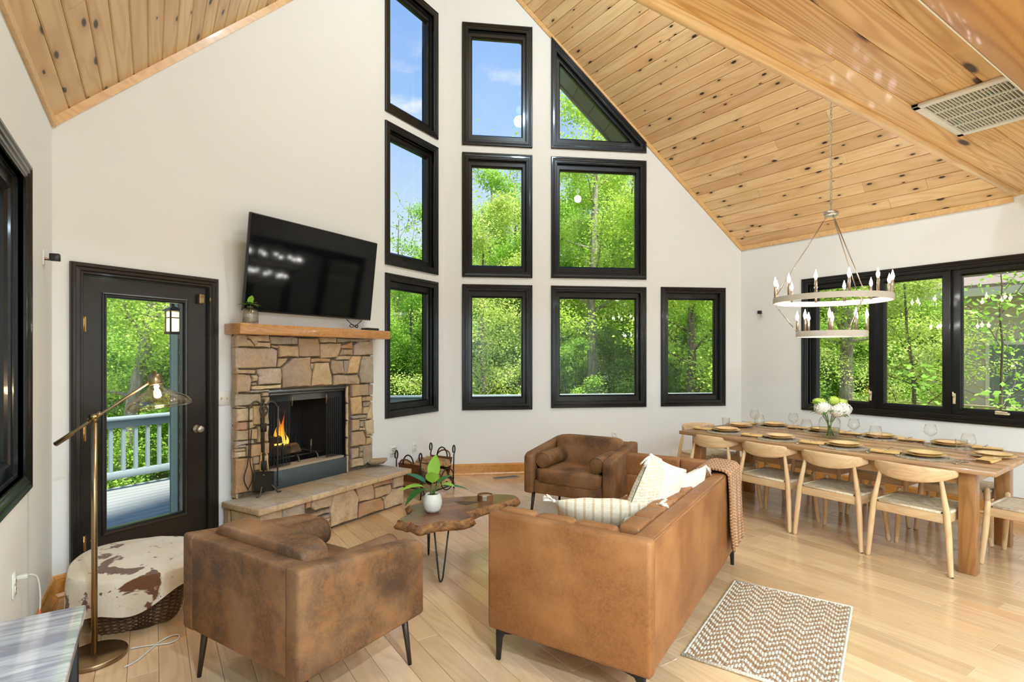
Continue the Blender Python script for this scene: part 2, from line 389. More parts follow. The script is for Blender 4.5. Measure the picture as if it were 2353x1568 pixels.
def m_cloth(name, col, col2, sc=260, bump=.4, rough=.9, stripes=None):
    m, t = newmat(name); v = t.co(); sp = t.n('ShaderNodeSeparateXYZ', {0: v}).outputs
    a = t.m('SINE', t.m('MULTIPLY', sp[0], sc * 3.0)); b = t.m('SINE', t.m('MULTIPLY', sp[1], sc * 3.0)); cc = t.m('SINE', t.m('MULTIPLY', sp[2], sc * 3.0))
    wv = t.m('ADD', t.m('MULTIPLY', a, b), cc); n = t.noise(v, 60, 4)
    f = t.m('MULTIPLY_ADD', wv, .12, n)
    c = t.mix(t.ramp(f, [(.3, 0.), (.7, 1.)]), col, col2)
    if stripes:
        s_ = t.m('SINE', t.m('MULTIPLY', sp[stripes[0]], stripes[1])); c = t.mix(t.ramp(s_, [(.55, 0.), (.75, .75)]), c, stripes[2])
    return finish(m, t, c, rough, 0, t.bump(f, bump, .003), spec=.2, sheen=.2)
m_cloth('cream_cotton', c3(240, 232, 216), c3(224, 212, 190))
m_cloth('cream_knit', c3(232, 220, 196), c3(206, 188, 156), 130, .9)
m_cloth('stripe_cotton', c3(240, 226, 202), c3(228, 208, 176), stripes=(0, 130.0, c3(206, 170, 124)))
def m_knit(name, c1, c2, k=95.):
    m, t = newmat(name); uv = t.co('UV'); sp = t.n('ShaderNodeSeparateXYZ', {0: uv}).outputs
    z = t.m('PINGPONG', sp[0], .5); a = t.m('SINE', t.m('MULTIPLY', t.m('ADD', sp[1], t.m('MULTIPLY', t.m('PINGPONG', t.m('MULTIPLY', sp[0], k / 6.28), .5), .022)), k * 3.2))
    b = t.m('SINE', t.m('MULTIPLY', sp[0], k)); n = t.noise(t.co(), 90, 3)
    h_ = t.m('ADD', t.m('MULTIPLY', a, .5), t.m('ADD', t.m('MULTIPLY', b, .5), n))
    return finish(m, t, t.mix(t.ramp(h_, [(.1, 0.), (.9, 1.)]), c2, c1), .92, 0, t.bump(h_, .9, .008), spec=.15, sheen=.2)
m_knit('tan_knit', c3(214, 164, 112), c3(156, 104, 60))
m_knit('rose_knit', c3(226, 184, 146), c3(176, 128, 90), 120.)
m_knit('rug_cream', c3(232, 222, 204), c3(196, 180, 154), 110.)
m_knit('rug_jute', c3(186, 142, 94), c3(128, 90, 54), 110.)
plain('leg_black', (.02, .018, .016), .42, .3)
plain('leg_bronze', c3(70, 60, 52), .4, .6)
plain('antique_brass', c3(150, 128, 94), .3, .95)
plain('aged_silver', c3(164, 148, 130), .32, .9)
plain('brass', c3(196, 160, 96), .3, .95)
plain('nickel', c3(190, 182, 168), .3, .9)
plain('washed_white', c3(206, 196, 182), .55, bump=.1)
plain('white_plastic', c3(232, 228, 218), .4)
plain('ivory_plastic', c3(226, 206, 164), .4)
plain('white_metal', c3(226, 224, 216), .4, bump=.03)
plain('filter_grey', c3(128, 122, 112), .9, bump=.4, bscale=50)
plain('filter_teal', c3(30, 112, 126), .6)
plain('grey_flat', c3(150, 148, 140), .6)
plain('black_plastic', (.012, .012, .013), .3)
plain('screen_glass', (.002, .002, .003), .06, spec=.28)
plain('ceramic_white', c3(234, 228, 214), .55, bump=.04)
plain('soil', c3(62, 46, 32), .95, bump=.8, bscale=120)
plain('mustard_glaze', c3(236, 198, 138), .32, coat=.15)
plain('mustard_dark', c3(224, 180, 112), .34, coat=.15)
plain('linen_napkin', c3(226, 184, 116), .85, bump=.3)
plain('steel', c3(200, 196, 188), .18, 1.0)
plain('petal_white', c3(248, 242, 230), .7)
plain('petal_green', c3(204, 222, 96), .7)
plain('copper_tag', c3(222, 120, 96), .7)
plain('clear_cord', c3(210, 206, 198), .25)
plain('black_rubber', (.012, .012, .012), .6)
plain('wicker', c3(112, 76, 44), .5, bump=.3)
plain('wicker_dark', c3(66, 42, 26), .5, bump=.3)
plain('seat_cord_base', c3(170, 140, 96), .9)
def m_cord():
    m, t = newmat('paper_cord'); v = t.co(); sp = t.n('ShaderNodeSeparateXYZ', {0: v}).outputs
    ax = t.m('ABSOLUTE', sp[0]); ay = t.m('ABSOLUTE', sp[1]); gt = t.m('GREATER_THAN', t.m('MULTIPLY', ax, .92), ay)
    q = t.m('ADD', t.m('MULTIPLY', gt, sp[1]), t.m('MULTIPLY', t.m('SUBTRACT', 1., gt), sp[0]))
    q = t.m('ADD', t.m('MULTIPLY', gt, sp[0]), t.m('MULTIPLY', t.m('SUBTRACT', 1., gt), sp[1])) if False else q
    h_ = t.m('SINE', t.m('MULTIPLY', q, 900.)); n = t.noise(v, 40, 3)
    f = t.m('MULTIPLY_ADD', h_, .3, n)
    return finish(m, t, t.mix(t.ramp(f, [(.15, 0.), (.7, 1.)]), c3(196, 172, 132), c3(240, 224, 192)), .85, 0, t.bump(f, .5, .004), spec=.2)
m_cord()
def m_leaf(name, c1, c2, rough=.4, trans=.35):
    m, t = newmat(name); v = t.co(); n = t.noise(v, 9, 3); n2 = t.noise(v, 1.3, 2)
    col = t.mix(t.ramp(t.m('ADD', t.m('MULTIPLY', n, .5), t.m('MULTIPLY', n2, .5)), [(.32, 0.), (.68, 1.)]), c1, c2)
    b = t.n('ShaderNodeBsdfPrincipled', {'Base Color': col, 'Roughness': rough})
    tl = t.n('ShaderNodeBsdfTranslucent', {'Color': col})
    mx = t.n('ShaderNodeMixShader', {0: trans, 1: b.outputs[0], 2: tl.outputs[0]})
    o = t.n('ShaderNodeOutputMaterial'); t.t.links.new(mx.outputs[0], o.inputs[0]); return m
m_leaf('leaf_bright', c3(176, 222, 84), c3(136, 198, 60))
m_leaf('leaf_deep', c3(78, 140, 58), c3(48, 104, 46))
m_leaf('leaf_teal', c3(70, 136, 104), c3(46, 104, 80), .25)
m_leaf('leaf_olive', c3(126, 150, 50), c3(92, 122, 40))
m_leaf('stem_green', c3(120, 150, 60), c3(84, 120, 48))
m_leaf('sapling_leaf', c3(186, 226, 104), c3(140, 196, 74), .5, .4)
m_leaf('tree_leaf_a', c3(214, 236, 112), c3(170, 208, 74), .6, .45)
m_leaf('tree_leaf_b', c3(186, 222, 96), c3(140, 188, 66), .6, .45)
m_leaf('tree_leaf_c', c3(222, 236, 140), c3(182, 206, 98), .6, .45)
m_leaf('undergrowth_leaf', c3(170, 208, 84), c3(120, 164, 60), .7, .4)
plain('deck_paint', c3(146, 150, 148), .6, bump=.2, bscale=40)
plain('rail_paint', c3(146, 162, 166), .55)
plain('siding', c3(112, 124, 118), .7)
plain('corner_paint', c3(128, 148, 146), .6)
plain('soffit', c3(106, 112, 104), .7)
plain('house_siding', c3(206, 202, 190), .8)
plain('house_glass', c3(128, 140, 140), .2)  # sky reflection put into the grey-blue pane colour
plain('house_trim', c3(232, 230, 222), .7)
plain('roof_shingle', c3(150, 138, 130), .9, bump=.4, bscale=30)
plain('deck_tan', c3(196, 180, 150), .8)
plain('forest_floor', c3(120, 124, 66), .95, bump=.5, bscale=6)
plain('lantern_metal', c3(74, 62, 52), .45, .7)
emit('fill_globe_glow', (.97, .98, 1.0), 6.0)  # glow of the added fill pendants
emit('lantern_glow', (1, .80, .42), 2.2)
emit('bulb_glow', (1, .90, .74), 26.0)
emit('filament', (1, .80, .50), 40.0)
def m_marble():
    m, t = newmat('marble'); v = t.co()
    n = t.noise(t.scale(v, (1.6, 10, 4)), 1, 5, .6, .9); n2 = t.noise(t.scale(v, (3.5, 26, 8)), 1, 5, .62, .6)
    col = t.mix(t.ramp(n, [(.42, 0.), (.62, 1.)]), c3(232, 228, 222), c3(176, 172, 174)); col = t.mix(t.m('MULTIPLY', t.ramp(n2, [(.54, 0.), (.66, 1.)]), .55), col, c3(140, 134, 140))
    return finish(m, t, col, .12, coat=.5)
m_marble()
def m_hide():
    m, t = newmat('cow_hide'); v = t.co(); n = t.noise(v, 5.2, 4, .55, .5); n2 = t.noise(v, 26, 4, .6); fur = t.noise(t.scale(v, (1, 1, 1)), 320, 4, .7)
    col = t.mix(t.noise(v, 7, 3), c3(240, 230, 212), c3(214, 190, 154))
    col = t.mix(t.ramp(n, [(.575, 0.), (.60, 1.)]), col, t.mix(fur, c3(132, 84, 50), c3(84, 50, 30)))
    col = t.mix(t.ramp(n2, [(.66, 0.), (.69, .9)]), col, c3(110, 72, 46))
    return finish(m, t, col, .9, 0, t.bump(t.m('ADD', fur, t.noise(v, 60, 3)), .6, .01), sheen=.3, spec=.2)
m_hide()
def m_flame():
    m, t = newmat('flame'); v = t.co('Generated'); z = t.n('ShaderNodeSeparateXYZ', {0: v}).outputs[2]
    col = t.ramp(z, [(0., (1, .75, .12)), (.35, (1, .42, .03)), (.7, (.95, .12, .01)), (1., (.5, .02, .0))])
    e = t.n('ShaderNodeEmission', {'Color': col, 'Strength': t.m('MULTIPLY_ADD', z, -2.2, 3.2)})
    tr = t.n('ShaderNodeBsdfTransparent'); a = t.m('MULTIPLY_ADD', z, -.7, .95, True)
    lw = t.n('ShaderNodeLayerWeight', {'Blend': .5}).outputs['Facing']; a = t.m('MULTIPLY', a, t.m('SUBTRACT', 1.05, t.m('POWER', lw, 1.5)), None, True)
    mx = t.n('ShaderNodeMixShader', {0: a, 1: tr.outputs[0], 2: e.outputs[0]})
    o = t.n('ShaderNodeOutputMaterial'); t.t.links.new(mx.outputs[0], o.inputs[0])
m_flame()
wood('chair_wood_y', c3(228, 194, 148), c3(204, 158, 110), axis=1, ring=44, sx=1.6, sy=10, amt=.4, fine=.3, var=.12, rough=.42, spec=.35)
wood('table_wood_y', c3(198, 156, 110), c3(160, 114, 70), axis=1, ring=50, sx=.8, sy=6, amt=.45, fine=.35, var=.3, rough=.33, coat=.2, c3_=c3(170, 112, 62))
# ---------------------------------------------------------------- walls
def wall(name, F, s0, s1, za, zb, holes, thick=.16):
    """flat wall in frame F, from s0 to s1, top running from za to zb, rectangular holes (s0,s1,z0,z1)"""
    S = sorted({s0, s1, *[h[0] for h in holes], *[h[1] for h in holes]})
    top = max(za, zb) + .05
    Z = sorted({0., top, *[h[2] for h in holes], *[min(h[3], top) for h in holes]})
    bm = bmesh.new(); vid = {}
    def V(i, j):
        if (i, j) not in vid: vid[(i, j)] = bm.verts.new((S[i], 0, Z[j]))
        return vid[(i, j)]
    for i in range(len(S) - 1):
        for j in range(len(Z) - 1):
            a, b = (S[i] + S[i + 1]) / 2, (Z[j] + Z[j + 1]) / 2
            if any(h[0] < a < h[1] and h[2] < b < h[3] for h in holes): continue
            bm.faces.new((V(i, j), V(i + 1, j), V(i + 1, j + 1), V(i, j + 1)))
    k = (zb - za) / (s1 - s0); no = Vector((-k, 0, 1)).normalized()
    bmesh.ops.bisect_plane(bm, geom=bm.verts[:] + bm.edges[:] + bm.faces[:], plane_co=(s0, 0, za), plane_no=no, clear_outer=True)
    r = bmesh.ops.extrude_face_region(bm, geom=bm.faces[:])
    for e in r['geom']:
        if isinstance(e, bmesh.types.BMVert): e.co.y -= thick
    mb = MB(); mb.bm(bm, 0, False, F)
    o = put(name, mb.mesh(name, 'wall_paint')); tag(o, kind='structure'); return o
INS = .07
WA = [(2.998, 3.944, .846, 2.478), (2.998, 3.944, 2.570, 4.182), (2.998, 3.944, 4.285, 5.885)]
WB = [(.23, 1.15, .843, 2.476), (.23, 1.15, 2.570, 4.186), (.23, 1.15, 4.281, 5.870),
      (1.401, 2.712, .857, 2.476), (1.401, 2.712, 2.578, 4.184), (1.401, 2.712, 4.292, 9.), (2.919, 3.850, .860, 2.484)]
WC = (VC - 3.636, VC - 1.27, .872, 2.507)
WL = (VC - 3.640, VC - 1.20, .875, 2.508)
DOOR = (.165, 1.005, 0., 2.085)
hole = lambda w_: (w_[0] + INS, w_[1] - INS, w_[2] + INS, w_[3] - (INS if w_[3] < 8 else 0))
kA = SL * DA.x
OPEN = (1.44, 2.42, .42, 1.30)   # firebox passes through the wall
wall('wall_fireplace', FA, -.10, LA + .10, HE - .10 * kA + .03, HE + (LA + .10) * kA + .03, [hole(x) for x in WA] + [(DOOR[0] - .02, DOOR[1] + .02, -1, DOOR[3] + .02), OPEN])
wall('wall_gable', FB, -.10, LA + .10, HE + (LA + .10) * kA + .03, HE - .10 * kA + .03, [hole(x) for x in WB])
wall('wall_right', FC, -.10, VC - VB, HE + .03, HE + .03, [hole(WC)])
wall('wall_left', FL, -.10, VC - VB, HE + .03, HE + .03, [hole(WL)])
FBK = frame(Vector((UL, VB, 0)), Vector((1, 0, 0)), Vector((0, 1, 0)))
wall('wall_back', FBK, -.2, UR - UL + .2, 7.4, 7.4, [])
# ---------------------------------------------------------------- floor
fl = MB(); fl.add([(UL - .3, VB, -.02), (UR + .3, VB, -.02), (UR + .3, VC, -.02), (UM, VP + .15, -.02), (UL - .3, VC, -.02)], [(0, 1, 2, 3, 4)])
fl.add([(UL - .3, VB, -.3), (UR + .3, VB, -.3), (UR + .3, VC, -.3), (UM, VP + .15, -.3), (UL - .3, VC, -.3)], [(4, 3, 2, 1, 0)])
plain('subfloor', c3(70, 44, 22), .8)
floor = put('floor', fl.mesh('floor', 'subfloor')); tag(floor, kind='structure')
def vend(u): return VP - abs(u - UM) * (VP - VC) / (UM - UL)
PW = .13
rest = MB(); k = 0; u = -.103 - 4 * PW
while u < UR:
    a, b = max(u, UL), min(u + PW, UR); u += PW
    if b - a < .01: continue
    c = (a + b) / 2; v0 = max(VB, (2.25 - .554 * c) / .8325 - .2); v1 = min(vend(a), vend(b)) + .05
    v = v0 - rnd.random() * .6
    if v0 > VB: rest.add([(a + .0006, VB, 0), (b - .0006, VB, 0), (b - .0006, v - .001, 0), (a + .0006, v - .001, 0)], [(0, 1, 2, 3)])
    while v < v1:
        L_ = rnd.choice((.55, .75, .95, 1.15, 1.4, 1.7, 2.0)) * rnd.uniform(.9, 1.1); e = min(v + L_, v1)
        if v1 - e < .3: e = v1
        mb = MB(); w_ = (b - a) / 2 - .0007; l_ = (e - v) / 2 - .0007; h_ = .0012
        vv = [(-l_, -w_, -.018), (l_, -w_, -.018), (l_, w_, -.018), (-l_, w_, -.018), (-l_, -w_, -h_), (l_, -w_, -h_), (l_, w_, -h_), (-l_, w_, -h_),
              (-l_ + h_, -w_ + h_, 0), (l_ - h_, -w_ + h_, 0), (l_ - h_, w_ - h_, 0), (-l_ + h_, w_ - h_, 0)]
        mb.add(vv, [(8, 9, 10, 11), (4, 5, 9, 8), (5, 6, 10, 9), (6, 7, 11, 10), (7, 4, 8, 11), (0, 1, 5, 4), (1, 2, 6, 5), (2, 3, 7, 6), (3, 0, 4, 7)])
        part('plank', mb, 'oak_floor', floor, M=TR(c, (v + e) / 2, 0) @ RZ(pi / 2)); k += 1
        v = e
r_ = part('plank_field', rest, 'oak_floor', floor); r_['kind'] = 'stuff'
# ---------------------------------------------------------------- ceiling
NS = sqrt(1 + SL * SL)
ce = MB()
for sg in (-1, 1):   # left and right slopes
    ue = UL - .12 if sg < 0 else UR + .12
    z = lambda u_: HE + SL * (abs(UM - UL) - abs(u_ - UM)) + .03
    P = [(ue, VB - .1, z(ue)), (UM, VB - .1, z(UM)), (UM, VP + .12, z(UM)), (ue, vend(UL) + .06, z(ue))]
    Q = [(x, y, q + .25) for x, y, q in P]
    ce.add(P + Q, [(0, 1, 2, 3), (7, 6, 5, 4), (0, 4, 5, 1), (1, 5, 6, 2), (2, 6, 7, 3), (3, 7, 4, 0)])
wood('pine_sheet', c3(206, 150, 88), c3(168, 104, 48), axis=1, amt=.3, var=0)
ceil = put('ceiling', ce.mesh('ceiling', 'pine_sheet')); tag(ceil, kind='structure')
def slope_plank(sg, a, b, v0, v1a, v1b, mat):
    """a..b distance up the slope from the eave; ends v1a (edge a), v1b (edge b)"""
    ex = Vector((-sg, 0, SL)) / NS; nn = Vector((-sg * SL, 0, -1)) / NS; o = Vector((UR if sg > 0 else UL, 0, HE)) + ex * ((a + b) / 2)
    yv = Vector((0, 1, 0)); M = Matrix(((0, ex.x, nn.x, o.x), (1, ex.y, nn.y, v0), (0, ex.z, nn.z, o.z), (0, 0, 0, 1)))
    w_ = (b - a) / 2 - .0012; c_ = .007; h_ = .007
    mb = MB(); sec = [(-w_, -.02), (-w_, -h_), (-w_ + c_, 0), (w_ - c_, 0), (w_, -h_), (w_, -.02)]
    le = lambda y: v1a - v0 + (v1b - v1a) * (y + w_) / (2 * w_)
    vv = [(.001, y, z_) for y, z_ in sec] + [(le(y) - .001, y, z_) for y, z_ in sec]
    if M.to_3x3().determinant() < 0:
        M = M @ Matrix.Scale(-1, 4, (0, 1, 0)); vv = [(x, -y, z_) for x, y, z_ in vv]
    mb.add(vv, [tuple(range(6)), tuple(range(11, 5, -1))] + [(i, i + 6, i + 7, i + 1) for i in range(5)] + [(5, 11, 6, 0)])
    part('plank', mb, mat, ceil, M=M)
TOT = (UM - UL) * NS; CW = .1285
for sg in (-1, 1):
    i = 0
    while i * CW < TOT - .02:
        a, b = i * CW, min((i + 1) * CW, TOT); ua, ub = (UR - a / NS, UR - b / NS) if sg > 0 else (UL + a / NS, UL + b / NS)
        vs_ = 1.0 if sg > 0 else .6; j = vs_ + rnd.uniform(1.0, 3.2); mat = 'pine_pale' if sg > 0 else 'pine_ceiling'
        slope_plank(sg, a, b, vs_, j, j, mat); slope_plank(sg, a, b, j, vend(ua), vend(ub), mat); i += 1
# wooden rake and eave trims
def trim(name, pts, w_, t_, mat='trim_pine'):
    mb = MB(); a, b = Vector(pts[0]), Vector(pts[1]); d = (b - a).normalized(); n_ = Vector(pts[2]).normalized(); s_ = d.cross(n_).normalized()
    vv = [p + n_ * i * t_ + s_ * j * w_ / 2 for p in (a, b) for i in (0, 1) for j in (-1, 1)]
    mb.add(vv, [(0, 1, 3, 2), (4, 6, 7, 5), (0, 4, 5, 1), (2, 3, 7, 6), (0, 2, 6, 4), (1, 5, 7, 3)])
    o = put(name, mb.mesh(name, mat)); tag(o, kind='structure'); return o
dz = -.026
trim('trim_1', [(UL, VC, HE + dz), (UM, VP, ZR + dz), NA], .05, .02)
trim('trim_2', [(UR, VC, HE + dz), (UM, VP, ZR + dz), NB], .05, .02)
trim('trim_3', [(UL, VC, HE + dz), (UL, .2, HE + dz), (1, 0, 0)], .055, .02)
trim('trim_4', [(UR, VC, HE + dz), (UR, 1.63, HE + dz), (-1, 0, 0)], .055, .02)
# ---------------------------------------------------------------- loft floor seen from below
lo = MB(); lo.bb((UL, VB, LOFT + .02), (UR, 1.60, LOFT + .22))
loft = put('ceiling.001', lo.mesh('loft_deck', 'pine_sheet')); tag(loft, kind='structure')
rows = [1.585, 1.408, 1.238, 1.068, .9, .73, .56, .39, .22, .05, -.12]
for a, b in zip(rows, rows[1:]):
    j = rnd.uniform(1.2, 5.6)
    for p, q in ((UL, j), (j, UR)):
        mb = MB(); w_ = (a - b) / 2 - .001; l_ = (q - p) / 2; c_ = .006; h_ = .006
        sec = [(-w_, .02), (-w_, h_), (-w_ + c_, 0), (w_ - c_, 0), (w_, h_), (w_, .02)]
        mb.add([(-l_ + .0008, y, z_) for y, z_ in sec] + [(l_ - .0008, y, z_) for y, z_ in sec], [tuple(range(6)), tuple(range(11, 5, -1))] + [(i, i + 6, i + 7, i + 1) for i in range(5)])
        part('plank', mb, 'loft_pine', loft, M=TR((p + q) / 2, (a + b) / 2, LOFT))
lf = MB(); lf.bb((UL, VB, LOFT), (UR, -.12, LOFT + .02)); o = part('plank_field', lf, 'loft_pine', loft); o['kind'] = 'stuff'
fa = MB(); fa.rbox(((UL + UR) / 2, 1.606, 3.19), (UR - UL, .044, .265), .004, 1)
o = put('trim_5', fa.mesh('trim_5', 'fascia_pine')); tag(o, kind='structure')
be = MB(); be.rbox(((UL + UR) / 2, .68, 2.99), (UR - UL, .33, .2), .006, 1)
o = put('beam', be.mesh('beam', 'beam_pine')); tag(o, 'heavy golden pine beam under the loft planks', kind='structure')
st_ = MB(); st_.bb((UL, .845, 2.893), (UR, .851, 3.09)); o = put('trim_6', st_.mesh('trim_6', 'white_plastic')); tag(o, kind='structure')
# ---------------------------------------------------------------- baseboards
def baseboard(name, F, s0, s1):
    mb = MB(); prof = [(0, .0), (.032, 0), (.032, .012), (.020, .028), (.018, .03), (.018, .125), (.012, .138), (.004, .145), (0, .145)]
    k = len(prof)
    mb.add([(s, y, z) for s in (s0, s1) for y, z in prof], [tuple(range(k)), tuple(range(2 * k - 1, k - 1, -1))] + [(i, i + k, (i + 1) % k + k, (i + 1) % k) for i in range(k)], M=F)
    o = put(name, mb.mesh(name, 'baseboard_oak')); tag(o, kind='structure')
baseboard('baseboard_left', FL, 0, VC - VB); baseboard('baseboard_right', FC, 0, VC - VB)
baseboard('baseboard_gable', FB, 0, LA); baseboard('baseboard_door', FA, 0, .09); baseboard('baseboard_fireplace', FA, 2.9, LA)
# ---------------------------------------------------------------- windows
def inset(poly, ds, dz_):
    k = len(poly); L_ = []
    for i in range(k):
        p, q = Vector(poly[i]), Vector(poly[(i + 1) % k]); d = (q - p).normalized(); n_ = Vector((-d.y, d.x))
        dist = dz_ if abs(d.y) < .05 else ds
        L_.append((p + n_ * dist, d))
    out = []
    for i in range(k):
        (p, d), (q, e) = L_[i - 1], L_[i]
        cr = d.x * e.y - d.y * e.x; t_ = ((q - p).x * e.y - (q - p).y * e.x) / cr
        r = p + d * t_; out.append((r.x, r.y))
    return out
def loft_rings(mb, poly, rings, F):
    k = len(poly); vv = []
    for ds, dz_, y in rings:
        for s, z in inset(poly, ds, dz_): vv.append((s, y, z))
    ff = []
    for i in range(len(rings) - 1):
        for j in range(k): ff.append((i * k + j, i * k + (j + 1) % k, (i + 1) * k + (j + 1) % k, (i + 1) * k + j))
    mb.add(vv, ff, M=F)
CAS = [(0, 0, -.002), (0, 0, .02), (.008, .008, .026), (.02, .02, .026), (.026, .026, .020), (.046, .046, .022), (.052, .052, .015), (.068, .068, .015), (.074, .074, .009), (.080, .080, .009), (.080, .080, -.02)]
def sash(root, poly, F, a=.080, b=.134, bz=.165, name='sash'):
    mb = MB(); loft_rings(mb, poly, [(a, a, -.035), (a + .004, a + .004, -.04), (b - .014, bz - .02, -.04), (b - .010, bz - .012, -.05), (b, bz, -.062), (b, bz, -.10), (a, a, -.10)], F)
    o = part(name, mb, 'black_paint', root, world=True)
    mb = MB(); q = inset(poly, b - .004, bz - .004)
    k = len(q); vv = [(s, y, z) for y in (-.074, -.080) for s, z in q]
    mb.add(vv, [tuple(range(k)), tuple(range(2 * k - 1, k - 1, -1))] + [(i, i + k, (i + 1) % k + k, (i + 1) % k) for i in range(k)], M=F)
    part('pane', mb, 'window_glass', o, world=True)
    return o
WN = [0]
def window(poly, F, sashes=True):
    WN[0] += 1; p0 = F @ Vector((poly[0][0], 0, poly[0][1]))
    root = bpy.data.objects.new('window_%d' % WN[0], None); COL.objects.link(root); root.matrix_basis = TR(p0); tag(root, kind='structure')
    mb = MB(); loft_rings(mb, poly, CAS, F); part('casing', mb, 'black_paint', root, world=True)
    mb = MB(); loft_rings(mb, poly, [(.080, .080, .0), (.080, .080, -.17), (.03, .03, -.17), (.03, .03, -.185), (.078, .078, -.185)], F); part('jamb', mb, 'black_paint', root, world=True)
    if sashes: sash(root, poly, F)
    return root
def rect(w_): return [(w_[0], w_[2]), (w_[1], w_[2]), (w_[1], w_[3]), (w_[0], w_[3])]
for w_ in WA: window(rect(w_), FA)
for w_ in WB:
    if w_[3] < 8: window(rect(w_), FB)
    else:
        zc = lambda s: ZR - kA * s - .03
        window([(w_[0], w_[2]), (w_[1], w_[2]), (w_[1], zc(w_[1])), (w_[0], zc(w_[0]))], FB)
wc = window(rect(WC), FC, False)
edges = [VC - 3.556, VC - 2.816, VC - 2.123, VC - 1.35]
for i in range(3):
    a, b = edges[i], edges[i + 1]; q = [(a, WC[2] + .08), (b, WC[2] + .08), (b, WC[3] - .08), (a, WC[3] - .08)]
    so = sash(wc, q, FC, .0, .086, .066)
    if i < 2:   # casement latch on the stile
        mb = MB(); hx, hz = (VC - 2.869, 1.09) if i == 0 else (VC - 2.097, 1.11)
        mb.rbox((hx, -.03, hz), (.024, .02, .11), .006, 2, FC); mb.tube([(hx, -.02, hz + .02), (hx, .0, hz + .03), (hx, .008, hz + .07)], [.008, .009, .006], 8, M=FC)
        part('latch', mb, 'ivory_plastic', so, world=True)
    else:
        mb = MB(); hx, hz = VC - 1.72, 1.0
        mb.rbox((hx, -.03, hz - .012), (.11, .03, .02), .006, 2, FC); mb.rbox((hx - .025, -.012, hz + .006), (.05, .03, .018), .007, 2, FC); mb.tube([(hx - .03, -.01, hz + .01), (hx + .045, .0, hz + .004)], .006, 8, M=FC)
        part('crank_handle', mb, 'ivory_plastic', so, world=True)
for a in (VC - 2.816, VC - 2.123):
    mb = MB(); mb.box((a, -.02, (WC[2] + WC[3]) / 2), (.012, .05, WC[3] - WC[2] - .16), FC); part('mullion', mb, 'black_paint', wc, world=True)
window(rect(WL), FL)
# ---------------------------------------------------------------- door with a large glass light
dr = bpy.data.objects.new('door_1', None); COL.objects.link(dr); dr.matrix_basis = TR(FA @ Vector((.58, 0, 0))); tag(dr, kind='structure')
mb = MB(); prof = [(0, -.002), (0, .022), (.010, .030), (.024, .030), (.030, .022), (.050, .025), (.057, .016), (.070, .016), (.076, .006), (.076, -.03)]
o_ = [(.090, 0.), (.090, 2.165), (1.078, 2.165), (1.078, 0.)]
k = len(prof); vv = []
for s_, y in prof:
    vv += [(o_[0][0] + s_, y, 0), (o_[1][0] + s_, y, o_[1][1] - s_), (o_[2][0] - s_, y, o_[2][1] - s_), (o_[3][0] - s_, y, 0)]
mb.add(vv, [(i * 4 + j, i * 4 + j + 1, (i + 1) * 4 + j + 1, (i + 1) * 4 + j) for i in range(k - 1) for j in range(3)], M=FA)
part('casing', mb, 'door_paint', dr, world=True)
mb = MB()
for lo_, hi_ in (((.15, -.17, 0), (.168, .0, 2.10)), ((1.0, -.17, 0), (1.018, .0, 2.10)), ((.15, -.17, 2.085), (1.018, .0, 2.10))): mb.bb(lo_, hi_, FA)
part('jamb', mb, 'door_paint', dr, world=True)
g0, g1, h0, h1 = .312, .818, .352, 1.950
mb = MB(); q = [(.172, .022), (.998, .022), (.998, 2.082), (.172, 2.082)]; gi = [(g0 - .03, h0 - .03), (g1 + .03, h0 - .03), (g1 + .03, h1 + .03), (g0 - .03, h1 + .03)]
vv = [(s, y, z) for y in (-.016, -.06) for r_ in (q, gi) for s, z in r_]
ff = []
for b in (0, 8): ff += [(b + j, b + (j + 1) % 4, b + 4 + (j + 1) % 4, b + 4 + j) for j in range(4)]
ff += [(j, (j + 1) % 4, 8 + (j + 1) % 4, 8 + j) for j in range(4)] + [(4 + j, 4 + (j + 1) % 4, 12 + (j + 1) % 4, 12 + j) for j in range(4)]
mb.add(vv, ff, M=FA); slab = part('door_slab', mb, 'door_paint', dr, world=True)
mb = MB(); gp = [(g0 - .032, h0 - .032), (g1 + .032, h0 - .032), (g1 + .032, h1 + .032), (g0 - .032, h1 + .032)]
loft_rings(mb, gp, [(0, 0, -.018), (0, 0, -.006), (.008, .008, -.002), (.016, .016, -.006), (.024, .024, -.006), (.032, .032, -.022), (.032, .032, -.06), (0, 0, -.06)], FA)
part('glazing_bead', mb, 'door_paint', slab, world=True)
mb = MB(); mb.bb((g0 - .004, -.042, h0 - .004), (g1 + .004, -.036, h1 + .004), FA); part('pane', mb, 'window_glass', slab, world=True)
for z in (.30, 1.03, 1.76):
    mb = MB(); mb.cyl((.170, -.002, z - .05), (.170, -.002, z + .05), .008, n=10, M=FA); mb.bb((.160, -.012, z - .05), (.186, -.008, z + .05), FA); part('hinge', mb, 'brass', dr, world=True)
mb = MB(); Mk = FA @ TR(.925, -.016, .975) @ Matrix.Rotation(-pi / 2, 4, 'X')
mb.lathe([(.0, 0), (.033, 0), (.033, .006), (.014, .010), (.012, .026), (.022, .034), (.029, .046), (.027, .060), (.014, .066), (0, .066)], 20, Mk); part('knob', mb, 'nickel', slab, world=True)
mb = MB(); mb.rbox((.945, .004, 1.995), (.045, .036, .075), .005, 2, FA); mb.rbox((1.012, .010, 1.995), (.012, .018, .03), .003, 1, FA); part('contact_sensor', mb, 'antique_brass', slab, world=True)
mb = MB(); mb.rbox((.584, -.06, .010), (.84, .20, .022), .006, 1, FA); part('threshold', mb, 'baseboard_oak', dr, world=True)
